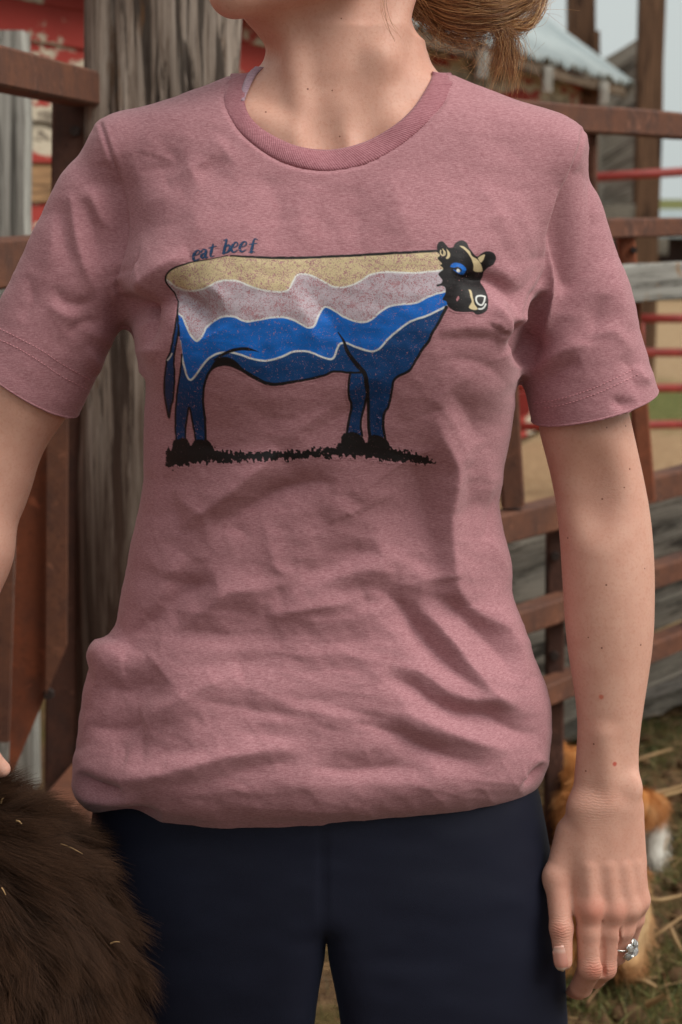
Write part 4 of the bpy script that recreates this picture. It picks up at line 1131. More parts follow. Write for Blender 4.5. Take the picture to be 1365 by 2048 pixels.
# core of the low bun and the hair over the skull
HB = Scene_field()
HB.ell(P(940, -22, .065), (.046, .040, .030), .012)
HB.ell(P(985, -45, .06), (.040, .036, .034), .012)
HB.ell(P(890, -40, .06), (.040, .036, .034), .015)
HB.cone(P(1000, 0, .05), P(1055, -30, .05), .016, .010, .015)
HB.ell(P(728, -330, .045), (.100, .085, .112), .03, R=RH)
HB.cone(P(800, -150, .085), P(900, -50, .07), .05, .03, .03)
hV, hQ = mesh_field(HB, np.array([P(600, 0)[0]-.03, -.09, P(900, 110, .06)[2]]), np.array([P(1120, 0)[0], .17, 1.68]), .0032)
hN = vnormals(hV, hQ)
hV = hV + hN*(.0022*fbm(np.stack([hV[:, 0]*60, hV[:, 1]*60, hV[:, 2]*190], 1), 8, 3))[:, None]
mh = hair_mat('brown_hair', [(0, srgb(84, 50, 30)), (.3, srgb(128, 82, 50)), (.6, srgb(172, 120, 74)), (.85, srgb(206, 158, 106)), (1, srgb(226, 186, 136))], .38, .5)
mhc = M('hair_mass', rough=.5, spec=.4)
nn = mhc.n('TexNoise', {'Vector': mhc.mp(mhc.co(), (30, 30, 700), (0, .5, 0)), 'Scale': 1.0, 'Detail': 4})
mhc.set('Base Color', mhc.ramp(nn, [(.3, srgb(56, 32, 20)), (.6, srgb(116, 74, 46)), (.8, srgb(160, 112, 70))])); mhc.bump(nn, .6, .003)
hair = link_mesh('hair', hV, hQ, mhc.m); adopt(hair, person)
hair['label'] = 'light brown hair pinned in a loose low bun'
cur, rad = [], []
def wob3(n, c, s): return rng.normal(0, s, (n, c, 3))
# strands laid over the bun
def lay(n, a, b, bend, sag, jit, k=14, r=.00016):
    t = rng.random(n)[:, None]
    A = np.array(a)[None]+rng.normal(0, 1, (n, 3))*jit; B = np.array(b)[None]+rng.normal(0, 1, (n, 3))*jit
    ctrl = np.stack([A, A*.66+B*.34+np.array(bend)[None]*rng.uniform(.7, 1.25, (n, 1)), A*.34+B*.66+np.array(bend)[None]*rng.uniform(.7, 1.25, (n, 1))+np.array(sag), B], 1)
    q = spline3(ctrl+wob3(n, 4, .0016), k); cur.append(q); rad.append(np.repeat(np.linspace(r, r*.4, k)[None], n, 0)*rng.uniform(.7, 1.3, (n, 1)))
for i in range(26):       # bun wraps, drawn over the surface facing the camera
    u = i/25
    lay(70, P(822+20*u, 5-110*u, .04), P(1075-10*u, 5-90*u, .045), np.array([0, -.028-.012*math.sin(u*3), -.020+.020*u]), (0, 0, 0), .004)
lay(260, P(860, -10, .035), P(1000, 30, .03), (.0, -.012, -.016), (0, 0, 0), .006)
lay(160, P(830, 0, .03), P(985, 50, .03), (.0, -.006, -.018), (0, 0, 0), .007)
lay(140, P(985, 45, .02), P(1088, -10, .03), (.004, -.01, -.014), (0, 0, 0), .003)
lay(60, P(1000, 42, .02), P(1092, -20, .03), (.006, -.01, -.012), (0, 0, 0), .002, r=.0002)
# the loose tail of the bun
for i in range(10):
    x0 = 985+rng.uniform(-12, 24); x1 = 1016+rng.uniform(-34, 26); y1 = 196+rng.uniform(-60, 8)
    n = 60
    A = P(x0, 45, .02)[None]+rng.normal(0, .003, (n, 3)); B = P(x1, y1, .015)[None]+rng.normal(0, .0048, (n, 3))
    mid = (A+B)/2+np.array([rng.uniform(.004, .012), -.006, .004])[None]+rng.normal(0, .0022, (n, 3))
    q = spline3(np.stack([A, A*.6+mid*.4+np.array([.003, -.004, .002]), mid, B], 1), 16)
    e = rng.uniform(.4, 1.06, (n, 1, 1))**.8; q = q[:, :1]+(q-q[:, :1])*e
    cur.append(q); rad.append(np.repeat(np.linspace(.00015, .00004, 16)[None], n, 0))
# flyaway wisps under and round the bun
def wisp(x0, y0, x1, y1, bx, by, n=1, s=.004, r=.00010, y=.02):
    A = P(x0, y0, y)[None]+rng.normal(0, s, (n, 3)); B = P(x1, y1, y-.005)[None]+rng.normal(0, s*2, (n, 3)); C = P(bx, by, y-.01)[None]+rng.normal(0, s*1.6, (n, 3))
    q = spline3(np.stack([A, A*.4+C*.6, C*.55+B*.45, B], 1), 14)
    cur.append(q); rad.append(np.repeat(np.linspace(r, r*.5, 14)[None], n, 0))
for i in range(110):
    x0 = rng.uniform(835, 1010); y0 = rng.uniform(20, 60)
    wisp(x0, y0, x0+rng.uniform(-60, 80), y0+rng.uniform(25, 120), x0+rng.uniform(-60, 60), y0+rng.uniform(20, 90))
for i in range(40):
    x0 = rng.uniform(940, 1040); wisp(x0, rng.uniform(20, 60), x0+rng.uniform(-40, 60), rng.uniform(90, 200), x0+rng.uniform(-10, 60), rng.uniform(60, 120))
wisp(775, -20, 795, 75, 762, 25, 7, .0012, .00013, -.062); wisp(1058, 110, 1108, 225, 1090, 190, 1, .001, .00012, .0); wisp(1060, 30, 1150, 20, 1100, 42, 3); wisp(1040, 20, 1090, -20, 1072, 10, 12, .002)
cur = np.concatenate([spline3(c, 14) if c.shape[1] != 14 else c for c in cur]); rad = np.concatenate([r if r.shape[1] == 14 else np.stack([np.interp(np.linspace(0, 1, 14), np.linspace(0, 1, r.shape[1]), x) for x in r]) for r in rad])
hs_ = hair_object('hair_strands', cur, rad, mh.m, hair)
hs_['kind'] = 'stuff'

# =================================================================== RING on the ring finger
mr = M('silver', rough=.18, base=(.78, .76, .72, 1), Metallic=1.0)
md = M('clear_stone', rough=.02, base=(1, 1, 1, 1), IOR=2.1, spec=1.0); md.set('Transmission Weight', .75)
rc_ = (RNG[1]*.42+RNG[2]*.58); ax = RNG[2]-RNG[1]; ax /= np.linalg.norm(ax)
ring = empty('ring', V3(rc_)); tag(ring, 'silver ring with a flower of clear stones on the ring finger', 'ring')
e1 = np.cross(ax, [0, 1, 0]); e1 /= np.linalg.norm(e1); e2 = np.cross(ax, e1)
if e2[1] > 0: e2 = -e2
R0 = .0099; vs, fs = [], []
for i in range(48):
    a = 2*math.pi*i/48; d = e1*math.cos(a)+e2*math.sin(a)
    for j in range(8):
        b = 2*math.pi*j/8; vs.append(d*(R0+.0008*math.cos(b))+ax*.0012*math.sin(b))
for i in range(48):
    for j in range(8): fs.append((i*8+j, ((i+1) % 48)*8+j, ((i+1) % 48)*8+(j+1) % 8, i*8+(j+1) % 8))
link_mesh('band', vs, fs, mr.m, ring)
tgt = P(1262, 1899, rc_[1]-.006)
cdir = tgt-rc_; cdir -= ax*(cdir@ax)*.6; L = np.linalg.norm(cdir); cdir /= L
fc = cdir*(R0+.0030)
f1 = np.cross(cdir, ax); f1 /= np.linalg.norm(f1); f2 = np.cross(cdir, f1)
def gem(r, h, c, n_, u, v, seg=10):
    vs = [c-n_*h*.9]; fs = []
    for rr, hh in ((r, 0), (r*.95, h*.2), (r*.55, h*.6)):
        for i in range(seg): a = 2*math.pi*i/seg; vs.append(c+(u*math.cos(a)+v*math.sin(a))*rr+n_*hh)
    vs.append(c+n_*h*.6)
    for i in range(seg):
        j = (i+1) % seg; fs += [(0, 1+j, 1+i), (1+i, 1+j, 1+seg+j, 1+seg+i), (1+seg+i, 1+seg+j, 1+2*seg+j, 1+2*seg+i), (1+2*seg+i, 1+2*seg+j, len(vs)-1)]
    return vs, fs
v, f = gem(.0048, .0040, fc+cdir*.0022, cdir, f1, f2); link_mesh('stone', v, f, md.m, ring, smooth=False)
for i in range(6):
    a = 2*math.pi*i/6+.3; pc = fc+(f1*math.cos(a)+f2*math.sin(a))*.0076; tilt = (cdir*.9+(f1*math.cos(a)+f2*math.sin(a))*.5); tilt /= np.linalg.norm(tilt)
    u = np.cross(tilt, ax); u /= np.linalg.norm(u); vv = np.cross(tilt, u)
    v, f = gem(.0034, .0020, pc, tilt, u, vv, 8); link_mesh('side_stone', v, f, md.m, ring, smooth=False)
    v, f = gem(.0042, .0020, pc-tilt*.0014, tilt, u, vv, 12); link_mesh('setting', v, f, mr.m, ring, smooth=True)
for i in range(3):
    t = math.atan2(cdir@e2, cdir@e1)+(-.75-.24*i); d = e1*math.cos(t)+e2*math.sin(t)
    v, f = gem(.0008, .0007, d*(R0+.0007), d, ax, np.cross(d, ax), 6); link_mesh('side_stone', v, f, md.m, ring, smooth=False)
# =================================================================== THE PLACE: ground, barn, fences
def YD(d): return d+CAM[1]                     # distance from the camera -> world y
def wood_mat(name, light, dark, moss=None, axis=0, scale=1.0, paint=None, spots=None, rough=.85):
    """weathered timber; grain runs along the object's local axis"""
    m = M(name, rough=rough, spec=.25)
    co = m.co(); rnd = m.n('ObjectInfo', out='Random') if False else m.t.nodes.new('ShaderNodeObjectInfo').outputs['Random']
    off = m.n('CombineXYZ', {0: m.math('MULTIPLY', rnd, 37.0), 1: m.math('MULTIPLY', rnd, 11.0), 2: m.math('MULTIPLY', rnd, 23.0)})
    co = m.n('VectorMath', {0: co, 1: off}, operation='ADD')
    sc = [90*scale]*3; sc[axis] = 3.2*scale
    g1 = m.n('TexNoise', {'Vector': m.mp(co, sc), 'Scale': 1.0, 'Detail': 6, 'Roughness': .65, 'Distortion': .6})
    sc2 = [26*scale]*3; sc2[axis] = 1.6*scale
    g2 = m.n('TexNoise', {'Vector': m.mp(co, sc2), 'Scale': 1.0, 'Detail': 4, 'Roughness': .6, 'Distortion': 1.2})
    f = m.math('ADD', m.math('MULTIPLY', g1, .6), m.math('MULTIPLY', g2, .4))
    c = m.ramp(f, [(.34, dark), (.47, tuple(.5*(a+b) for a, b in zip(light, dark))), (.62, light)])
    c = m.mix(m.math('MULTIPLY', rnd, .35), c, m.mix(.5, c, dark))
    cr = m.ramp(g2, [(.36, (1, 1, 1)), (.42, (0, 0, 0))])
    c = m.mix(m.math('MULTIPLY', cr, .8), c, tuple(x*.3 for x in dark[:3])+(1,))
    sc3 = [52*scale]*3; sc3[axis] = 1.3*scale
    g3 = m.n('TexNoise', {'Vector': m.mp(co, sc3), 'Scale': 1.0, 'Detail': 5, 'Roughness': .6, 'Distortion': .3})
    ln_ = m.ramp(m.math('ABSOLUTE', m.math('SUBTRACT', g3, .5)), [(.004, (1, 1, 1)), (.018, (0, 0, 0))])
    c = m.mix(m.math('MULTIPLY', ln_, .75), c, tuple(x*.35 for x in dark[:3])+(1,))
    if spots is not None:
        s_ = m.noise(co, 9, 5, .65)
        c = m.mix(m.ramp(s_, [(.56, (0, 0, 0)), (.64, (1, 1, 1))]), c, spots)
    h = f
    if paint is not None:
        col, cov_, under = paint
        sp_ = [7, 7, 7]; sp_[axis] = 2.6
        pn = m.n('TexNoise', {'Vector': m.mp(co, sp_), 'Scale': 1.0, 'Detail': 7, 'Roughness': .62, 'Distortion': .3})
        pf = m.ramp(pn, [(cov_-.012, (1, 1, 1)), (cov_+.012, (0, 0, 0))])
        uf = m.ramp(pn, [(cov_+.075, (1, 1, 1)), (cov_+.10, (0, 0, 0))])
        pcol = m.mix(m.noise(co, 5, 5), col, tuple(x*.62 for x in col[:3])+(1,))
        c = m.mix(uf, c, m.mix(m.noise(co, 30, 4), under, tuple(x*.6 for x in under[:3])+(1,)))
        c = m.mix(pf, c, pcol)
        h = m.math('ADD', f, m.math('MULTIPLY', pf, .5))
    m.set('Base Color', c)
    m.bump(h, .55, .004)
    return m.m
def rust_mat(name, a, b, c_, rough=.75):
    m = M(name, rough=rough, spec=.35)
    co = m.co()
    n1 = m.noise(co, 9, 7, .75); n2 = m.noise(co, 90, 5, .7); n3 = m.n('TexNoise', {'Vector': m.mp(co, (24, 24, 14)), 'Scale': 1.0, 'Detail': 5})
    c = m.mix(m.ramp(n1, [(.38, (0, 0, 0)), (.62, (1, 1, 1))]), a, b)
    c = m.mix(m.math('MULTIPLY', m.ramp(n3, [(.5, (0, 0, 0)), (.7, (1, 1, 1))]), .7), c, c_)
    c = m.mix(m.math('MULTIPLY', m.ramp(n2, [(.55, (0, 0, 0)), (.7, (1, 1, 1))]), .5), c, tuple(x*.35 for x in a[:3])+(1,))
    n4 = m.noise(co, 24, 6, .75, .6)
    c = m.mix(m.math('MULTIPLY', m.ramp(n4, [(.58, (0, 0, 0)), (.66, (1, 1, 1))]), .55), c, tuple(min(1, x*1.9+.02) for x in b[:3])+(1,))
    m.set('Base Color', c); m.bump(m.math('ADD', n2, n1), .5, .002)
    return m.m
GREYW = wood_mat('grey_timber', srgb(160, 152, 140), srgb(78, 70, 62), axis=0)
GREYV = wood_mat('grey_timber_upright', srgb(168, 162, 152), srgb(76, 68, 60), axis=2)
PALEW = wood_mat('pale_timber', srgb(200, 198, 190), srgb(116, 112, 104), axis=2)
def post_mat():
    m = M('old_post_timber', rough=.88, spec=.2); co = m.co(); s_ = m.sep(co)
    g1 = m.n('TexNoise', {'Vector': m.mp(co, (170, 170, 4)), 'Scale': 1.0, 'Detail': 6, 'Roughness': .7, 'Distortion': .8})
    g2 = m.n('TexNoise', {'Vector': m.mp(co, (34, 34, 1.6)), 'Scale': 1.0, 'Detail': 5, 'Roughness': .65, 'Distortion': 1.5})
    pt = m.noise(m.mp(co, (9, 9, 3.5)), 1.0, 5, .65)
    f = m.math('ADD', m.math('MULTIPLY', g1, .5), m.math('ADD', m.math('MULTIPLY', g2, .25), m.math('MULTIPLY', pt, .25)))
    c = m.ramp(f, [(.33, srgb(64, 47, 38)), (.43, srgb(106, 90, 79)), (.52, srgb(142, 127, 115)), (.66, srgb(182, 168, 156))])
    cr = m.ramp(g2, [(.42, (1, 1, 1)), (.46, (0, 0, 0))])
    c = m.mix(m.math('MULTIPLY', cr, .75), c, srgb(28, 21, 18))
    g3 = m.n('TexNoise', {'Vector': m.mp(co, (46, 46, 1.1)), 'Scale': 1.0, 'Detail': 5, 'Roughness': .6, 'Distortion': .3})
    ln_ = m.ramp(m.math('ABSOLUTE', m.math('SUBTRACT', g3, .5)), [(.004, (1, 1, 1)), (.016, (0, 0, 0))])
    c = m.mix(m.math('MULTIPLY', ln_, .8), c, srgb(34, 24, 20))
    rs_ = m.noise(m.mp(co, (22, 22, 5)), 1.0, 5, .7)
    c = m.mix(m.math('MULTIPLY', m.ramp(rs_, [(.58, (0, 0, 0)), (.68, (1, 1, 1))]), .7), c, srgb(110, 76, 48))
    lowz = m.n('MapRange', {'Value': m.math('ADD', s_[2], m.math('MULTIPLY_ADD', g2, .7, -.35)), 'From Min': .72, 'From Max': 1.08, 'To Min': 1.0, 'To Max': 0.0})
    c = m.mix(m.math('MULTIPLY', lowz, .85), c, m.mix(g1, srgb(30, 20, 16), srgb(74, 50, 38)))      # darker brown towards the foot
    m.set('Base Color', c); m.bump(m.math('SUBTRACT', f, m.math('MULTIPLY', cr, .3)), .6, .005)
    return m.m
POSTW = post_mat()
BROWNW = wood_mat('brown_timber', srgb(124, 92, 70), srgb(66, 46, 36), axis=2)
BAREW = wood_mat('bare_clapboard', srgb(178, 138, 98), srgb(108, 80, 58), axis=0)
SIDING = wood_mat('red_clapboard', srgb(150, 138, 122), srgb(92, 80, 68), axis=0, paint=(srgb(168, 62, 54), .57, srgb(196, 182, 160)))
SIDING2 = wood_mat('flaking_clapboard', srgb(150, 138, 122), srgb(92, 80, 68), axis=0, paint=(srgb(168, 62, 54), .485, srgb(204, 190, 168)))
RUST = rust_mat('rusty_steel', srgb(88, 56, 44), srgb(112, 70, 50), srgb(66, 46, 40))
RUST2 = rust_mat('rusty_orange_steel', srgb(122, 68, 46), srgb(140, 76, 48), srgb(92, 58, 46))
RUSTD = rust_mat('dark_rusty_steel', srgb(66, 42, 34), srgb(84, 52, 40), srgb(52, 36, 32))
REDP = rust_mat('red_gate_paint', srgb(134, 42, 36), srgb(148, 50, 42), srgb(110, 40, 34), .5)

def beam(name, p0, p1, w, h, mat, parent=None, up=(0, 0, 1), wob=0.0, seg=1, bev=.004, roll=0.0, seed=0):
    """a plank or tube from p0 to p1: w across, h along 'up'; local x runs along it"""
    p0 = Vector(map(float, p0)); p1 = Vector(map(float, p1)); ax = (p1-p0); L = ax.length; ax.normalize()
    upv = Vector(up); side = upv.cross(ax)
    if side.length < 1e-4: side = Vector((1, 0, 0)).cross(ax)
    side.normalize(); upv = ax.cross(side).normalized()
    bm = bmesh.new(); rs = random.Random(seed*7+len(name))
    rings = []
    b = min(bev, w*.3, h*.3)
    prof = [(-w/2+b, -h/2), (w/2-b, -h/2), (w/2, -h/2+b), (w/2, h/2-b), (w/2-b, h/2), (-w/2+b, h/2), (-w/2, h/2-b), (-w/2, -h/2+b)]
    for i in range(seg+1):
        t = i/seg*L; r_ = []
        oy, oz = rs.uniform(-wob, wob), rs.uniform(-wob, wob)
        for (y, z) in prof:
            r_.append(bm.verts.new((t, y+oy+rs.uniform(-wob, wob)*.5, z+oz*.6+rs.uniform(-wob, wob)*.5)))
        rings.append(r_)
    for i in range(seg):
        for k in range(8): bm.faces.new((rings[i][k], rings[i+1][k], rings[i+1][(k+1) % 8], rings[i][(k+1) % 8]))
    bm.faces.new(rings[0]); bm.faces.new(rings[-1][::-1])
    bmesh.ops.recalc_face_normals(bm, faces=bm.faces)
    o = link_bm(name, bm, mat)
    Rm = Matrix((ax, side, upv)).transposed().to_4x4()
    o.matrix_world = Matrix.Translation(p0) @ Rm @ Matrix.Rotation(roll, 4, 'X')
    if parent is not None:
        mw = o.matrix_world.copy(); o.parent = parent
        o.matrix_parent_inverse = Matrix.Identity(4)
        pm = Matrix.Translation(parent.location) if parent.parent is None else parent.matrix_world
        o.matrix_basis = pm.inverted() @ mw
    return o
def upright(name, base, top, wx, wy, mat, parent=None, wob=0.0, seg=1, bev=.004, seed=0):
    """a post; local z runs up it"""
    base = Vector(map(float, base)); top = Vector(map(float, top)); ax = top-base; L = ax.length
    bm = bmesh.new(); rs = random.Random(seed*13+5)
    b = min(bev, wx*.3, wy*.3); rings = []
    prof = [(-wx/2+b, -wy/2), (wx/2-b, -wy/2), (wx/2, -wy/2+b), (wx/2, wy/2-b), (wx/2-b, wy/2), (-wx/2+b, wy/2), (-wx/2, wy/2-b), (-wx/2, -wy/2+b)]
    for i in range(seg+1):
        ox, oy = rs.uniform(-wob, wob), rs.uniform(-wob, wob)
        rings.append([bm.verts.new((x+ox+rs.uniform(-wob, wob)*.4, y+oy, L*i/seg)) for x, y in prof])
    for i in range(seg):
        for k in range(8): bm.faces.new((rings[i][k], rings[i][(k+1) % 8], rings[i+1][(k+1) % 8], rings[i+1][k]))
    bm.faces.new(rings[0][::-1]); bm.faces.new(rings[-1])
    bmesh.ops.recalc_face_normals(bm, faces=bm.faces)
    o = link_bm(name, bm, mat)
    q = ax.to_track_quat('Z', 'Y') if (ax.x or ax.y) else Matrix.Identity(3).to_quaternion()
    # keep the cross-section facing the camera: minimal rotation from z
    q = Vector((0, 0, 1)).rotation_difference(ax.normalized())
    mw = Matrix.Translation(base) @ q.to_matrix().to_4x4()
    o.matrix_world = mw
    if parent is not None:
        o.parent = parent; o.matrix_parent_inverse = Matrix.Identity(4)
        o.matrix_basis = Matrix.Translation(parent.location).inverted() @ mw
    return o

# ---------------------------------------------------------------- ground
def ground_h(x, y):
    p = np.stack([x, y, x*0], 1)
    return .035*fbm(p*.55, 3, 3)+.018*fbm(p*3.1, 13, 3)-.02
def sheet(xs, ys):
    X, Y_ = np.meshgrid(xs, ys); v = np.stack([X.ravel(), Y_.ravel(), ground_h(X.ravel(), Y_.ravel())], 1)
    n = len(xs); f = [(j*n+i, j*n+i+1, (j+1)*n+i+1, (j+1)*n+i) for j in range(len(ys)-1) for i in range(n-1)]
    return v, np.array(f)
xs = np.r_[np.array([-900, -300, -100, -40, -16, -8, -4]), np.arange(-2.5, 3.6, .05), np.array([4, 5, 6.5, 8, 11, 16, 40, 100, 300, 900])]
ys = np.r_[np.array([-900, -200, -50, -15, -6, -3]), np.arange(-1.5, 5.0, .05), np.arange(5, 14, .25), np.array([15, 17, 20, 26, 40, 80, 200, 500, 1400])]
gv, gf = sheet(xs, ys)
m = M('farmyard_ground', rough=.95, spec=.1)
co = m.co(); s3 = m.sep(co)
n1 = m.noise(co, 3.2, 6, .6); n2 = m.noise(co, 28, 6, .65); n3 = m.noise(co, 160, 3)
dirt = m.mix(m.ramp(n2, [(.35, (0, 0, 0)), (.65, (1, 1, 1))]), srgb(74, 56, 42), srgb(122, 96, 70))
dirt = m.mix(m.ramp(n1, [(.45, (0, 0, 0)), (.62, (1, 1, 1))]), dirt, srgb(86, 76, 44))
sand = m.mix(m.ramp(n2, [(.35, (0, 0, 0)), (.7, (1, 1, 1))]), srgb(150, 122, 92), srgb(184, 156, 122))
grs = m.mix(m.ramp(n2, [(.4, (0, 0, 0)), (.6, (1, 1, 1))]), srgb(86, 92, 50), srgb(120, 116, 70))
yv = m.math('ADD', s3[1], m.math('MULTIPLY_ADD', n1, 1.6, -.8))
f1 = m.n('MapRange', {'Value': yv, 'From Min': YD(5.2), 'From Max': YD(6.2)})
f2 = m.math('MULTIPLY', m.n('MapRange', {'Value': yv, 'From Min': YD(10.2), 'From Max': YD(10.6)}), m.n('MapRange', {'Value': yv, 'From Min': YD(13.2), 'From Max': YD(12.6)}))
f3 = m.n('MapRange', {'Value': yv, 'From Min': YD(60), 'From Max': YD(90)})
c = m.mix(f1, dirt, sand); c = m.mix(f2, c, grs); c = m.mix(f3, c, grs)
m.set('Base Color', c); m.bump(m.math('ADD', n2, m.math('MULTIPLY', n3, .5)), .8, .02)
ground = link_mesh('ground', gv, gf, m.m); tag(ground, 'brown dirt farmyard with patches of sand and grass', None, None, 'structure')

# ---------------------------------------------------------------- barn: one long wall running away to the right
WX0, WK = -2.645, .371                     # wall line: x = WX0 + WK * d
def wall_pt(d, off=0.0, z=0.0):            # off: metres out of the wall, towards the camera side
    nrm = np.array([1, -WK])/math.hypot(1, WK)
    return np.array([WX0+WK*d+nrm[0]*off, YD(d)+nrm[1]*off, z])
D0, D1 = -4.0, 10.95  # near end runs unseen behind the camera, added to block left sky fill
EAVE_OFF = .17
def eave_z(): return P(1255, 168, YD(11.4))[2]
EZ = eave_z()
barn = empty('barn', V3(wall_pt(6))); tag(barn, 'old red clapboard barn with flaking paint and a corrugated metal roof', 'barn')
def part(o): adopt(o, barn); return o
# backing wall, so that no daylight comes through the joints
nrm3 = np.array([1, -WK, 0])/math.hypot(1, WK); dir3 = np.array([WK, 1, 0])/math.hypot(WK, 1)
def prism(name, pts, vec, mat, parent=None):
    """closed prism: polygon pts (3D) extruded by vec"""
    pts = [np.asarray(p, float) for p in pts]; n = len(pts); v = pts+[p+np.asarray(vec, float) for p in pts]
    f = [tuple(range(n))[::-1], tuple(range(n, 2*n))]+[(i, (i+1) % n, n+(i+1) % n, n+i) for i in range(n)]
    o = link_mesh(name, v, f, mat, smooth=False)
    bm = bmesh.new(); bm.from_mesh(o.data); bmesh.ops.recalc_face_normals(bm, faces=bm.faces); bm.to_mesh(o.data); bm.free()
    if parent is not None: adopt(o, parent)
    return o
prism('wall_frame', [wall_pt(D0, -.06, -.05), wall_pt(D1-.02, -.06, -.05), wall_pt(D1-.02, -.06, EZ+.05), wall_pt(D0, -.06, EZ+.05)], -nrm3*.1, BROWNW, barn)
prism('gable_wall', [wall_pt(D1, -.05, -.05), wall_pt(D1, -3.2, -.05), wall_pt(D1, -3.2, EZ), wall_pt(D1, -1.62, EZ+1.05), wall_pt(D1, -.05, EZ+.05)], dir3*-.1, SIDING, barn)
prism('rear_wall', [wall_pt(D0, -3.2, -.05), wall_pt(D1-.2, -3.2, -.05), wall_pt(D1-.2, -3.2, EZ), wall_pt(D0, -3.2, EZ)], -nrm3*.1, SIDING, barn)
EXPO = .104
zb = .02; row = 0
while zb < EZ-.02:
    dA = D0
    cuts = [D0, 3.0+random.uniform(-.3, .3), 6.3+random.uniform(-.9, .9), 9.0+random.uniform(-.6, .6), D1]
    for k in range(4):
        a, b = cuts[k], cuts[k+1]-.006
        zc = zb+EXPO/2
        mt = SIDING2 if random.random() < .45 else SIDING
        if k == 1:
            py = proj(wall_pt(5.0, 0, zc)[None])[1][0]
            if 300 < py < 395: mt = BAREW
            elif 40 < py < 120 or 215 < py < 300: mt = SIDING2
        bm = bmesh.new(); L = (b-a)*math.hypot(1, WK); seg = max(2, int(L/.35)); rs = random.Random(row*9+k)
        rings = []
        for i in range(seg+1):
            t = L*i/seg; e = rs.uniform(-.003, .003)
            rings.append([bm.verts.new(q) for q in ((t, .002, -.012), (t, .021+e, -.010+e), (t, .0215+e, -.006+e), (t, .010, EXPO), (t, .001, EXPO+.01))])
        for i in range(seg):
            for q in range(5): bm.faces.new((rings[i][q], rings[i+1][q], rings[i+1][(q+1) % 5], rings[i][(q+1) % 5]))
        bm.faces.new(rings[0]); bm.faces.new(rings[-1][::-1])
        bmesh.ops.recalc_face_normals(bm, faces=bm.faces)
        o = link_bm('clapboard', bm, mt)
        mw = Matrix.Translation(V3(wall_pt(a, -.03, zb))) @ Matrix((Vector(dir3), Vector(nrm3), Vector((0, 0, 1)))).transposed().to_4x4()
        o.parent = barn; o.matrix_parent_inverse = Matrix.Identity(4); o.matrix_basis = Matrix.Translation(-Vector(barn.location)) @ mw
    zb += EXPO; row += 1
# corner board, fascia, rafter tails
beam('corner_board', wall_pt(D1+.02, .015, 0), wall_pt(D1+.02, .015, EZ), .1, .12, BROWNW, barn, up=(0, 1, 0))
beam('fascia', wall_pt(D0, EAVE_OFF-.03, EZ-.052), wall_pt(11.3, EAVE_OFF-.03, EZ-.052), .025, .055, wood_mat('fascia_timber', srgb(120, 102, 84), srgb(66, 52, 42), axis=0), barn)
beam('soffit', wall_pt(D0, EAVE_OFF*.5, EZ-.03), wall_pt(11.2, EAVE_OFF*.5, EZ-.03), EAVE_OFF-.06, .016, BROWNW, barn)
for px in (958, 1086, 1195):
    d = -(WX0+EAVE_OFF*1.066)/(WK-(px-682.5)/F)
    p = wall_pt(d, EAVE_OFF+.015, EZ-.045)
    o = upright('rafter_tail', p-np.array([0, 0, .115]), p+np.array([0, 0, .01]), .05, .04, PALEW, barn, wob=.004, seg=3, seed=px)
# corrugated roof
RISE = .71
m = M('corrugated_roof', rough=.5, spec=.4, Metallic=.25)
co = m.co(); n1 = m.noise(co, 2.5, 5); n2 = m.noise(co, 30, 4)
m.set('Base Color', m.mix(m.ramp(n1, [(.35, (0, 0, 0)), (.7, (1, 1, 1))]), srgb(140, 150, 152), srgb(172, 180, 180)))
m.bump(n2, .1, .002)
vs, fs = [], []
nl = int((11.5-D0)*math.hypot(1, WK)/.0225); nr = 6
for i in range(nl+1):
    t = D0+(11.5-D0)*i/nl
    hgt = .019*math.sin(2*math.pi*i/6.0)
    for j in range(nr+1):
        run = j/nr*1.75
        jag = .012*math.sin(i*.7)*math.sin(i*.13+1) if j == 0 else 0
        q = wall_pt(t, EAVE_OFF-run+jag, EZ+RISE*run)+np.array([0, 0, hgt])
        vs.append(q)
for i in range(nl):
    for j in range(nr): a = i*(nr+1)+j; fs.append((a, a+nr+1, a+nr+2, a+1))
roof = link_mesh('roof', vs, np.array(fs), m.m); adopt(roof, barn)
sm = roof.modifiers.new('thickness', 'SOLIDIFY'); sm.thickness = .006
beam('barge_board', wall_pt(11.42, EAVE_OFF-.02, EZ-.055), wall_pt(11.42, EAVE_OFF-1.7, EZ-.055+RISE*1.68), .03, .09, GREYW, barn)

# ---------------------------------------------------------------- tall weathered timber post behind her shoulder
pc0, pc1 = P(332, -140, YD(2.98)), P(285, 1720, YD(2.98))
ax_ = (pc0-pc1)/(pc0[2]-pc1[2]); base = pc1+ax_*(-.08-pc1[2]); top = pc1+ax_*(2.1-pc1[2])
ang = np.linspace(0, 2*math.pi, 97)[:-1]; zs_ = np.linspace(0, 1, 150)
vs = []
for t in zs_:
    c = base+(top-base)*t
    r = .118/(np.abs(np.cos(ang))**7+np.abs(np.sin(ang))**7)**(1/7)
    q = np.stack([np.cos(ang)*11, np.sin(ang)*11, np.full(96, t*2.6)], 1)
    cr = fbm(q*1.0, 71, 3); crk = np.clip(-cr-.34, 0, 1)
    r = r*(1+.05*vnoise(np.stack([np.cos(ang)*2, np.sin(ang)*2, np.full(96, t*5)], 1), 5))-.055*crk+.0012*cr
    vs.append(np.stack([c[0]+r*np.cos(ang+.08), c[1]+r*np.sin(ang+.08), np.full(96, c[2])], 1))
vs = np.vstack(vs); fs = [(j*96+i, j*96+(i+1) % 96, (j+1)*96+(i+1) % 96, (j+1)*96+i) for j in range(149) for i in range(96)]
vs = np.vstack([vs, top[None]]); fs += [(149*96+i, 149*96+(i+1) % 96, len(vs)-1) for i in range(96)]
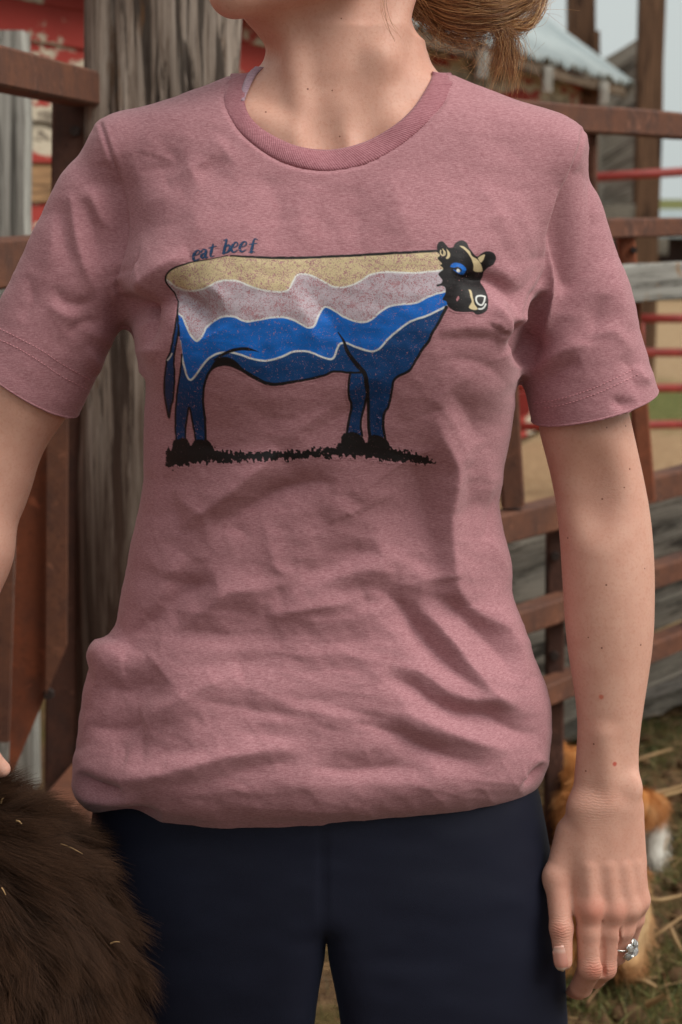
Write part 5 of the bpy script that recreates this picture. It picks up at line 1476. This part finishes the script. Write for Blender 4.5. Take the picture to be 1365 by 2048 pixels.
post = link_mesh('timber_post', vs, fs, POSTW); tag(post, 'tall thick weathered grey timber post behind her right shoulder', 'post')
dpl = post.data.polygons
# ---------------------------------------------------------------- left: pale post, rusty steel gate frame
lp = upright('fence_post', PG(-8, 1900)*0+np.array([*P(14, 900, YD(3.9))[:2], -.05]), P(14, 64, YD(3.9)), .085, .085, PALEW, wob=.004, seg=9)
tag(lp, 'whitewashed wooden fence post at the left edge of the picture', 'post')
gate = empty('steel_gate', (P(110, 900, YD(2.7))[0], YD(2.7), 0)); tag(gate, 'brown rusty steel gate frame on the left beside the timber post', 'gate')
def gpt(d, z): t = (2.84-d)/.44; return np.array([-.392-.054*t, YD(d), z])
zt = P(172, 175, YD(2.84))[2]
beam('rail', gpt(2.86, zt), gpt(1.75, zt), .05, .052, RUST, gate, seg=4, wob=.0008)
z2 = P(40, 520, YD(2.5))[2]
beam('rail', gpt(2.86, z2), gpt(1.75, z2), .065, .062, RUST, gate, seg=4, wob=.0008)
ub = P(128, 1640, YD(2.9)); ut = P(147, 165, YD(2.9)); d_ = (ut-ub)/(ut[2]-ub[2])
upright('upright', ub+d_*(-ub[2]-.02), ut, .058, .05, RUSTD, gate)
ub = P(113, 1640, YD(2.78)); ut = P(116, 700, YD(2.78)); d_ = (ut-ub)/(ut[2]-ub[2])
prism('plate', [P(72, 640, YD(2.74)), P(132, 640, YD(2.74)), P(130, 1300, YD(2.74)), P(26, 1545, YD(2.74)), P(18, 1545, YD(2.74)), P(34, 1000, YD(2.74))], (0, .012, 0), RUST2, gate)
prism('plate', [P(96, 640, YD(2.72)), P(136, 640, YD(2.72)), P(133, 1292, YD(2.72)), P(92, 1390, YD(2.72))], (0, .012, 0), RUST, gate)
prism('plate', [P(-60, 900, YD(2.66)), P(33, 900, YD(2.66)), P(17, 1485, YD(2.66)), P(-60, 1485, YD(2.66))], (0, .012, 0), RUST, gate)
z3 = P(90, 1570, YD(2.8))[2]
beam('rail', gpt(2.95, z3), gpt(1.75, z3-.0), .06, .07, RUST, gate, seg=3, wob=.0008)
upright('upright', np.array([*gpt(2.0, 0)[:2], -.02]), gpt(2.0, zt-.03), .05, .05, RUST, gate)

# ---------------------------------------------------------------- right: rusty steel panel
panel = empty('tube_fence', (float(P(1200, 900, YD(3.4))[0]), YD(3.4), 0)); tag(panel, 'rusty square-tube steel fence panel behind her left arm', 'fence')
px0 = float(P(1200, 395, YD(3.4))[0])
def rpt(t, z, back=0.0):                 # t metres along depth; back: metres behind the panel
    n = np.array([-1, .75])/1.25
    return np.array([px0+.75*t+n[0]*back, YD(3.4+t)+n[1]*back, z])
def rz(py): return float(P(1200, py, YD(3.4))[2])
for py, h in ((241, .048), (457, .036), (1006, .054), (1192, .046), (1348, .042)):
    beam('rail', rpt(-.62, rz(py)), rpt(1.3, rz(py)), .045, h, RUST, panel, seg=11, wob=.0018)
def up_at(name, pxa, pya, pxb, pyb, d, w, mat, par, back=.03):
    a, b = P(pxa, pya, YD(d)), P(pxb, pyb, YD(d)); return upright(name, b, a, w, .04, mat, par)
up_at('upright', 1004, 640, 1026, 1012, 3.17, .040, RUST, panel)
up_at('upright', 1250, 462, 1293, 1000, 3.50, .032, RUST2, panel)
up_at('upright', 1183, 250, 1186, 452, 3.42, .014, RUST, panel)
up_at('upright', 1112, 1010, 1106, 1720, 3.36, .034, RUSTD, panel)
up_at('upright', 1425, 240, 1428, 1740, 3.72, .05, RUST, panel)
mbolt = rust_mat('bolt_steel', srgb(40, 30, 28), srgb(58, 44, 38), srgb(34, 26, 24))
def bolt(px, py, d, par, r=.009):
    q = P(px, py, YD(d)); bm = bmesh.new(); bmesh.ops.create_cone(bm, cap_ends=True, segments=6, radius1=r, radius2=r*.9, depth=.014)
    bmesh.ops.rotate(bm, verts=bm.verts, cent=(0, 0, 0), matrix=Matrix.Rotation(math.pi/2, 3, 'X')); bmesh.ops.translate(bm, verts=bm.verts, vec=V3(q))
    o = link_bm('bolt', bm, mbolt); adopt(o, par)
for px, py in ((1111, 1112), (1110, 1312)): bolt(px, py, 3.335, panel)
bolt(1268, 500, 3.475, panel, .007); bolt(98, 1388, 2.735, gate); bolt(150, 262, 2.872, gate)
# weathered board fence right behind it
bf = empty('board_fence', (float(rpt(0, 0, .16)[0]), float(rpt(0, 0, .16)[1]), 0)); tag(bf, 'low grey weathered board fence behind the rusty steel panel', 'fence')
for py, h, s_ in ((1120, .148, 1), (1272, .134, 2), (1404, .100, 3)):
    z_ = float(P(1200, py, YD(3.6))[2])
    beam('board', rpt(-.62, z_, .15), rpt(1.4, z_, .15), .03, h, GREYW, bf, seg=9, wob=.004, seed=s_)
for t in (-.35, .95):
    q = rpt(t, 0, .2); upright('post', q-np.array([0, 0, .05]), q+np.array([0, 0, .72]), .09, .09, GREYV, bf, wob=.004, seg=5)
# thick pale plank fixed across the front of the panel
zz0 = float(P(1300, 568, YD(3.4))[2])
tb = beam('plank', rpt(-.30, zz0, -.055)+np.array([0, 0, 0]), rpt(1.3, zz0, -.055), .04, .070, wood_mat('pale_plank', srgb(172, 169, 162), srgb(96, 92, 86), axis=0, spots=srgb(134, 98, 60)), None, seg=9, wob=.003)
tag(tb, 'thick pale grey plank fixed across the rusty fence, above the red gate bars', 'plank')

# ---------------------------------------------------------------- red tube gate
rg = empty('red_gate', (float(P(1330, 700, YD(8))[0]), YD(8), 0)); tag(rg, 'red tube gate farther back on the right', 'gate')
def pipe(name, a, b, r, mat, parent):
    a = Vector(map(float, a)); b = Vector(map(float, b)); ax = b-a; L = ax.length
    bm = bmesh.new(); bmesh.ops.create_cone(bm, cap_ends=True, segments=14, radius1=r, radius2=r, depth=L)
    bmesh.ops.translate(bm, verts=bm.verts, vec=(0, 0, L/2))
    o = link_bm(name, bm, mat, smooth=True); mw = Matrix.Translation(a) @ ax.to_track_quat('Z', 'Y').to_matrix().to_4x4()
    o.parent = parent; o.matrix_basis = Matrix.Translation(-Vector(parent.location)) @ mw
    return o
for py, dy, xl in ((352, -12, 1100), (637, 0, 1283), (705, 0, 1010), (776, 0, 1010), (846, 1, 1010)):
    pipe('bar', P(xl, py+(.0 if not dy else 8), YD(7.8)), P(1480, py+dy*1.3, YD(8.0)), .019, REDP, rg)
for px in (1280, 1480): pipe('upright', P(px, 352 if px > 1300 else 640, YD(7.95)), P(px, 930, YD(7.95)), .019, REDP, rg)
ra_o = prism('red_board', [P(1020, 790, YD(6.0)), P(1062, 782, YD(6.0)), P(1062, 826, YD(6.0)), P(1020, 842, YD(6.0))], (0, .03, 0), REDP)
tag(ra_o, 'small red board showing between the sleeve and the side of her shirt', 'board')

# ---------------------------------------------------------------- wooden loading chute against the sky
CHUTEW = wood_mat('silvered_boards', srgb(206, 198, 186), srgb(120, 108, 98), axis=0, scale=.6)
ch = empty('loading_chute', (float(P(1250, 500, YD(13.2))[0]), YD(13.2), 0)); tag(ch, 'weathered wooden loading chute with tall posts against the sky', 'chute')
def chp(pxa, pya, pxb, pyb, d, w, mat, seed=0): 
    a, b = P(pxa, pya, YD(d)), P(pxb, pyb, YD(d)); k = (a-b)/(a[2]-b[2]); g = b+k*(-.05-b[2])
    return upright('post', g, a, w, w, mat, ch, wob=.004, seg=8, seed=seed)
chp(1163, -90, 1163, 430, 13.5, .185, BROWNW, 1)
chp(1307, -90, 1292, 430, 13.2, .170, BROWNW, 2)
chp(1193, 62, 1193, 430, 13.35, .05, BROWNW, 3)
chp(1197, 112, 1199, 430, 13.3, .045, GREYV, 4)
for i, (y0, y1) in enumerate(((168, 86), (214, 138), (262, 188), (306, 234), (350, 280), (396, 328), (440, 378))):
    a, b = P(1176, y0, YD(13.4)), P(1312, y1, YD(13.4))
    beam('board', a, b, .05, .178, CHUTEW, ch, seg=5, wob=.004, seed=i)
for py, h, x0, x1 in ((428, .14, 1190, 1302), (494, .116, 1272, 1336), (556, .12, 1262, 1340)):
    beam('cross_board', P(x0, py, YD(13.15)), P(x1, py, YD(13.15)), .05, h, GREYW, ch, seg=4, wob=.003, seed=py)
# far dark shed behind the gate
fs_ = empty('far_shed', (float(P(1420, 500, YD(24))[0]), YD(24), 0)); tag(fs_, 'distant dark open shed at the right edge under the rusty rail', 'shed')
DARKW = wood_mat('dark_boards', srgb(58, 44, 42), srgb(26, 20, 22), axis=2)
x0, x1 = P(1290, 500, YD(24))[0], P(1700, 500, YD(24))[0]; zt_ = P(1300, 474, YD(24))[2]
prism('wall', [(x0, YD(24), -.1), (x1, YD(24), -.1), (x1, YD(24), zt_), (x0, YD(24), zt_)], (0, 3, 0), DARKW, fs_)
prism('roof', [(x0-.3, YD(23.6), zt_), (x1, YD(23.6), zt_), (x1, YD(27.5), zt_+.25), (x0-.3, YD(27.5), zt_+.25)], (0, 0, .08), roof.data.materials[0], fs_)
# fallen pale plank on the ground by the fence
a, b = PG(1085, 1478), PG(1400, 1385)
fp = beam('fallen_plank', a+np.array([0, 0, .03]), b+np.array([0, 0, .03]), .13, .05, GREYW, None, seg=10, wob=.008, seed=5)
tag(fp, 'pale weathered plank lying on the ground below the fence', 'plank')
# =================================================================== GRASS, STRAW, TWIGS
def gz(xy): return ground_h(xy[:, 0], xy[:, 1])
def ribbons(name, root, direc, length, width, bend, mat, seg=3):
    n = len(root); V = []; 
    side = np.cross(direc, [0, 0, 1.0]); bad = np.linalg.norm(side, axis=1) < 1e-3; side[bad] = (1, 0, 0)
    side /= np.linalg.norm(side, axis=1, keepdims=True)
    tw = rng.uniform(0, math.pi, n)[:, None]; s2 = np.cross(direc, side); side = side*np.cos(tw)+s2*np.sin(tw)
    for i in range(seg+1):
        t = i/seg; c = root+direc*(length*t)[:, None]+bend*(t*t)
        wd = (width*(1-.8*t))[:, None]/2
        V += [c-side*wd, c+side*wd]
    V = np.stack(V, 1).reshape(-1, 3); k = 2*(seg+1); F_ = []
    b0 = np.arange(n)*k
    for i in range(seg): F_.append(np.stack([b0+2*i, b0+2*i+1, b0+2*i+3, b0+2*i+2], 1))
    F_ = np.concatenate(F_)
    o = link_mesh(name, V, F_, mat)
    rv = np.repeat(rng.random(n), k).astype(np.float32)
    at = o.data.attributes.new('strand', 'FLOAT', 'POINT'); at.data.foreach_set('value', rv)
    return o
mg = M('grass', rough=.6, spec=.3); mg.set('Base Color', mg.ramp(mg.attr('strand', 'Fac'), [(0, srgb(52, 60, 28)), (.5, srgb(84, 92, 46)), (.8, srgb(120, 116, 66)), (1, srgb(150, 134, 86))]))
ms = M('straw', rough=.6, spec=.35); ms.set('Base Color', ms.ramp(ms.attr('strand', 'Fac'), [(0, srgb(88, 64, 42)), (.4, srgb(128, 97, 64)), (.8, srgb(170, 138, 96)), (1, srgb(126, 80, 52))]))
# where the camera can see ground: right of her, between her legs, and left through the gate
def scatter(n, x0, x1, y0, y1, dens=None):
    xy = np.stack([rng.uniform(x0, x1, n), rng.uniform(y0, y1, n)], 1)
    if dens is not None: xy = xy[rng.random(n) < dens(xy)]
    return xy
patch = lambda xy: np.clip(.12+1.3*sstep(.0, .35, vnoise(np.stack([xy[:, 0]*2.6, xy[:, 1]*2.6, xy[:, 0]*0], 1), 4)), 0, 1)
xy = np.vstack([scatter(42000, .2, 1.3, .5, 3.3, patch), scatter(9000, -.25, .25, .9, 3.0, patch), scatter(9000, .25, .9, .55, 1.5)])
root = np.column_stack([xy, gz(xy)-.004]); n = len(root)
d = rng.normal(0, .45, (n, 3)); d[:, 2] = 1; d /= np.linalg.norm(d, axis=1, keepdims=True)
g = ribbons('grass', root, d, rng.uniform(.02, .06, n), rng.uniform(.0014, .003, n), np.column_stack([rng.normal(0, .012, (n, 2)), np.full(n, -.008)]), mg.m)
tag(g, 'short olive green grass tufts on the dirt behind her', None, None, 'stuff')
xy = np.vstack([scatter(7500, .15, 1.5, .4, 3.6), scatter(1200, -.25, .2, .8, 3)])
root = np.column_stack([xy, gz(xy)+rng.uniform(.003, .03, len(xy))]); n = len(root)
d = rng.normal(0, 1, (n, 3)); d[:, 2] *= .22; d /= np.linalg.norm(d, axis=1, keepdims=True)
s = ribbons('straw_litter', root, d, rng.uniform(.02, .12, n), rng.uniform(.0012, .003, n), np.column_stack([rng.normal(0, .008, (n, 2)), np.full(n, -.006)]), ms.m)
tag(s, 'scattered dry straw and dead grass on the dirt', None, None, 'stuff')
# clods of earth and bark
xy = scatter(900, .2, 1.5, .5, 3.4); V, F_ = [], []
ico = bmesh.new(); bmesh.ops.create_icosphere(ico, subdivisions=1, radius=1); iv = np.array([v.co[:] for v in ico.verts]); iff = np.array([[v.index for v in f.verts] for f in ico.faces]); ico.free()
V = []; F_ = []
for k, (x, y) in enumerate(xy):
    r = rng.uniform(.006, .026); q = iv*r*rng.uniform(.6, 1.4, 3)*np.array([1, 1, .6])*(1+.25*rng.normal(0, 1, (len(iv), 1)))
    V.append(q+np.array([x, y, float(ground_h(np.array([x]), np.array([y]))[0])+r*.2])); F_.append(iff+k*len(iv))
mc = M('earth_clods', rough=.95, spec=.1); mc.set('Base Color', mc.mix(mc.noise(mc.co(), 12, 4), srgb(58, 42, 32), srgb(112, 86, 62))); mc.bump(mc.noise(mc.co(), 150, 3), .6, .004)
cl = link_mesh('earth_clods', np.vstack(V), np.vstack(F_), mc.m); tag(cl, 'crumbled brown clods of earth on the ground', None, None, 'stuff')
# dry stalks one can tell apart
def stalk(name, pts, r, label, mat=ms.m):
    pts = np.array(pts, float); q = resample(pts, 12); vs, fs = [], []
    for i, c in enumerate(q):
        t = q[min(i+1, 11)]-q[max(i-1, 0)]; t /= np.linalg.norm(t); s1 = np.cross(t, [0, 0, 1.0]); s1 /= np.linalg.norm(s1); s2 = np.cross(s1, t); rr = r*(1-.5*i/11)
        for k in range(5): a = 2*math.pi*k/5; vs.append(c+(s1*math.cos(a)+s2*math.sin(a))*rr)
    for i in range(11):
        for k in range(5): fs.append((i*5+k, i*5+(k+1) % 5, i*5+5+(k+1) % 5, i*5+5+k))
    o = link_mesh(name, vs, fs, mat); at = o.data.attributes.new('strand', 'FLOAT', 'POINT'); at.data.foreach_set('value', np.full(len(vs), rng.uniform(.5, .85), np.float32))
    tag(o, label, 'stalk', 'dry stalks on the ground'); return o
def gp(px, py, z=.02): return PG(px, py, z)
stalk('dry_stalk', [gp(1060, 1534, .05), gp(1110, 1524, .06), gp(1135, 1522, .05)], .005, 'pale dry stalk between the shirt hem and her forearm')
stalk('dry_stalk', [gp(1270, 1522, .05), gp(1310, 1508, .06), gp(1345, 1498, .05)], .005, 'pale dry stalk just right of her wrist, upper one')
stalk('dry_stalk', [gp(1290, 1592, .10), gp(1330, 1582, .10), gp(1385, 1566, .09)], .006, 'long dry stalk touching the cat and leaving the right edge')
stalk('dry_stalk', [gp(1285, 1600, .09), gp(1340, 1588, .09), gp(1385, 1576, .08)], .005, 'lower of the two long dry stalks beside the cat')
stalk('dry_stalk', [gp(1282, 1894, .03), gp(1300, 1866, .06), gp(1306, 1854, .07)], .005, 'short upright stalk right beside the ring')
stalk('dry_stalk', [gp(1296, 1882, .03), gp(1330, 1858, .05), gp(1372, 1828, .06)], .0045, 'slanting dry stalk running from the ring to the right edge')
stalk('dry_stalk', [gp(1338, 1848, .05), gp(1352, 1880, .03), gp(1366, 1904, .02)], .0045, 'dry stalk sloping down at the right edge beyond the ring')
stalk('dry_stalk', [gp(1324, 1704, .02), gp(1334, 1680, .04), gp(1338, 1668, .05)], .006, 'short leaning stalk right of the white paw')
stalk('dry_stalk', [gp(1285, 1796, .03), gp(1320, 1800, .03), gp(1366, 1790, .03)], .005, 'level dry stalk beside her knuckles')
stalk('dry_stalk', [gp(1258, 1960, .02), gp(1290, 1962, .03), gp(1312, 1974, .02)], .006, 'thick dry stalk below the cat near the bottom right')
stalk('dry_stalk', [gp(1296, 2010, .02), gp(1318, 1998, .04), gp(1328, 1990, .05)], .007, 'stubby pale stalk in the grass at the bottom right')
# =================================================================== CALF (dark shaggy flank) and CAT
def fur_on(name, V, Q, N, n, length, radius, flow, mat, parent, mask, clump=.5, k=6, curl=.35, lift=.6, seed=0, cell=.018):
    w_ = mask.astype(float)[Q].min(1)*np.linalg.norm(np.cross(V[Q[:, 2]]-V[Q[:, 0]], V[Q[:, 3]]-V[Q[:, 1]]), axis=1)
    f = rng.choice(len(Q), n, p=w_/w_.sum()); a, b = rng.random((2, n, 1))
    q = Q[f]; mixv = lambda A: (A[q[:, 0]]*(1-a)+A[q[:, 1]]*a)*(1-b)+(A[q[:, 3]]*(1-a)+A[q[:, 2]]*a)*b
    root = mixv(V); nn = mixv(N); nn /= np.linalg.norm(nn, axis=1, keepdims=True)
    fl = flow(root); fl = fl-nn*(fl*nn).sum(1, keepdims=True); fl /= np.maximum(np.linalg.norm(fl, axis=1, keepdims=True), 1e-6)
    # clumps: strands in one cell share a lean
    cellid = np.floor(root/cell+.35*np.stack([vnoise(root*60, s) for s in (1, 2, 3)], 1)).astype(np.int64)
    rnd = np.stack([_hash(cellid[:, 0], cellid[:, 1], cellid[:, 2], 90+s) for s in range(3)], 1)
    cc = (cellid+.5)*cell
    drift = np.stack([fbm(root*16, 100+s, 2) for s in range(3)], 1)
    d = fl+nn*lift+rnd*clump*.8+drift*.9+rng.normal(0, .16, (n, 3)); d /= np.linalg.norm(d, axis=1, keepdims=True)
    L = (length*rng.uniform(.55, 1.15, n)*(1+.35*drift[:, 0]))[:, None]
    t = np.linspace(0, 1, k)[None, :, None]
    bendv = (fl*.55+np.array([0, 0, -.5])+rnd*curl+rng.normal(0, curl*.4, (n, 3)))[:, None]*L[:, None]*.55
    pos = root[:, None]+d[:, None]*L[:, None]*t+bendv*t*t
    pull = (cc-root+d*L)[:, None]*0
    if True:
        tipc = (cc + (fl+nn*lift+rnd*clump)*L*.9)[:, None]
        pos = pos*(1-.28*clump*t)+tipc*(.28*clump*t)
    pos -= nn[:, None]*.002
    r = radius*np.array([1, 1, .9, .75, .5, .2])[:k][None]*rng.uniform(.7, 1.3, (n, 1))
    return hair_object(name, pos, r, mat, parent)
CF = Scene_field()
cy_ = -.10
CF.ell(P(-80, 1930, cy_), (.120, .120, .138), .03)
CF.ell(P(-40, 1850, cy_+.0), (.090, .105, .100), .03)
CF.ell(P(5, 2045, cy_-.01), (.090, .110, .125), .04)
CF.ell((-.47, -.12, .60), (.16, .17, .20), .06)
CF.ell((-.78, -.14, .62), (.30, .17, .20), .08)
CF.cone((-1.02, -.16, .70), (-1.22, -.2, .88), .11, .085, .05)
CF.cone((-1.22, -.2, .90), (-1.42, -.24, .84), .085, .055, .04)
for x, y in ((-.36, -.18), (-.38, -.02), (-.98, -.2), (-.98, -.06)):
    CF.cone((x, y, .5), (x+.015, y, .28), .062, .036, .03); CF.cone((x+.015, y, .28), (x, y, .02), .036, .034, .02)
cV, cQ = mesh_field(CF, np.array([-1.55, -.36, -.03]), np.array([.02, .12, 1.05]), .012, safety=1.8)
cN = vnormals(cV, cQ)
mcb = M('calf_hide', rough=.9, spec=.1, base=srgb(40, 26, 20)); mcb.bump(mcb.noise(mcb.co(), 80, 3), .5, .004)
calf = empty('calf', (-.47, -.12, 0)); tag(calf, 'dark brown shaggy calf at the lower left, under her hand', 'calf')
cb = link_mesh('body', cV, cQ, mcb.m); adopt(cb, calf)
mfur = hair_mat('brown_fur', [(0, srgb(20, 12, 9)), (.4, srgb(32, 20, 15)), (.75, srgb(48, 31, 22)), (1, srgb(70, 47, 33))], .6, .16, (srgb(96, 66, 46), .5))
cx_, cy2 = proj(cV)
mask = (cx_ > -150) & (cy2 < 2200) & (cV[:, 1] < .06) & (cV[:, 2] > .42)
cen = P(-40, 1900, cy_)
def flow(p):
    d = np.zeros_like(p); d[:, 0] = .55; d[:, 2] = -.75; d[:, 1] = -.15
    d += .7*np.stack([vnoise(p*9, 201), vnoise(p*9, 202)*.5, vnoise(p*9, 203)], 1)
    return d
fo = fur_on('fur', cV, cQ, cN, 110000, .036, .00011, flow, mfur.m, None, mask); adopt(fo, calf); fo['kind'] = 'stuff'
# straw caught in the coat
cBVH = BVHTree.FromPolygons(cV.tolist(), cQ.tolist())
def bit(px0, py0, px1, py1, r, label):
    h = camray(cBVH, (px0+px1)/2, (py0+py1)/2); y = (h[1] if h is not None and h[1] < .1 else -.16)-.030
    a, b = P(px0, py0, y), P(px1, py1, y-.004)
    o = stalk('straw_bit', [a, (a+b)/2+np.array([0, -.001, .0012]), b], r, label); o['category'] = 'straw'; o['group'] = 'straw caught in the calf coat'
bit(122, 1688, 166, 1708, .0008, 'longest pale straw caught in the calf coat')
bit(222, 1887, 240, 1884, .0007, 'short straw lying low on the right of the calf coat')
bit(34, 1642, 44, 1648, .0011, 'orange fleck of straw high on the calf coat')
bit(2, 1606, 8, 1596, .0009, 'straw fleck at the left edge near the top of the calf')
bit(4, 1776, 12, 1790, .0007, 'small straw at the left edge halfway down the calf')

# ---- cat behind her hand, walking away
CT = Scene_field()
q0 = PG(1186, 1985); q1 = PG(1205, 1720)
fwd = np.array([(q1-q0)[0], (q1-q0)[1], 0]); fwd /= np.linalg.norm(fwd); rt = np.array([fwd[1], -fwd[0], 0]); uz = np.array([0, 0, 1.0])
o0 = q0+fwd*.02
at_ = lambda f, r, z: o0+fwd*f+rt*r+uz*z
CT.ell(at_(.06, .034, .12), (.044, .07, .08), .03); CT.ell(at_(.06, -.036, .12), (.044, .07, .08), .03)
CT.cone(at_(.05, 0, .15), at_(.42, -.01, .15), .070, .060, .04)
CT.cone(at_(.42, -.01, .15), at_(.50, -.03, .18), .055, .045, .03)
CT.ell(at_(.54, -.05, .20), (.045, .045, .042), .02)
for s in (-1, 1): CT.cone(at_(.53, -.05+s*.028, .232), at_(.53, -.05+s*.034, .265), .015, .004, .008)
for s in (-1, 1):
    CT.cone(at_(.05, s*.055, .10), at_(.0, s*.055, .05), .035, .022, .02); CT.cone(at_(.0, s*.055, .05), at_(.05, s*.055, .015), .020, .017, .01)
pw = PG(1304, 1722)
CT.cone(at_(.42, .055, .17), pw+uz*.11, .036, .026, .02); CT.cone(pw+uz*.11, pw+uz*.018, .026, .020, .01); CT.cone(pw+uz*.018, pw+uz*.014+fwd*.02, .021, .018, .01)
CT.cone(at_(.44, -.05, .15), at_(.46, -.05, .02), .034, .02, .02)
CT.cone(at_(.0, -.02, .19), at_(-.05, -.10, .12), .022, .018, .02); CT.cone(at_(-.05, -.10, .12), at_(-.02, -.2, .05), .018, .016, .02)
tV, tQ = mesh_field(CT, o0+np.array([-.4, -.2, -.03]), o0+np.array([.35, .8, .42]), .008, safety=1.8)
tN = vnormals(tV, tQ)
def ginger(name, hairm):
    m = hairm
    co = m.co(); s_ = m.sep(co)
    n1 = m.n('TexNoise', {'Vector': m.mp(co, (14, 14, 14)), 'Scale': 1.0, 'Detail': 3})
    base = m.ramp(n1, [(.35, srgb(148, 86, 42)), (.55, srgb(178, 116, 62)), (.7, srgb(200, 152, 104))])
    lowf = m.n('MapRange', {'Value': s_[2], 'From Min': .03, 'From Max': .075, 'To Min': 1.0, 'To Max': 0.0})
    dv = m.n('VectorMath', {0: co, 1: tuple(pw+uz*.02)}, out='Value', operation='DISTANCE')
    paw = m.n('MapRange', {'Value': dv, 'From Min': .045, 'From Max': .075, 'To Min': 1.0, 'To Max': 0.0})
    base = m.mix(paw, base, srgb(232, 226, 216))
    ru = m.n('VectorMath', {0: co, 1: tuple(at_(-.01, .075, .12))}, out='Value', operation='DISTANCE')
    rf = m.n('MapRange', {'Value': ru, 'From Min': .03, 'From Max': .11, 'To Min': .85, 'To Max': 0.0})
    base = m.mix(rf, base, srgb(206, 176, 134))
    m.set('Base Color', base); return m
mk = ginger('x', M('ginger_coat', rough=.85, spec=.2))
cat = empty('cat', V3(o0)); tag(cat, 'ginger cat with a white paw walking behind her hand', 'cat')
kb = link_mesh('body', tV, tQ, mk.m); adopt(kb, cat)
mkf = ginger('y', hair_mat('ginger_fur', [(0, srgb(176, 104, 48)), (1, srgb(222, 172, 116))], .6, .25))
def flow2(p): return np.broadcast_to(-fwd*.8-uz*.35, p.shape).copy()+.35*np.stack([vnoise(p*14, 301+s) for s in range(3)], 1)
fo2 = fur_on('fur', tV, tQ, tN, 15000, .022, .00032, flow2, mkf.m, None, np.ones(len(tV), bool), clump=.4, lift=.45, cell=.014); adopt(fo2, cat); fo2['kind'] = 'stuff'
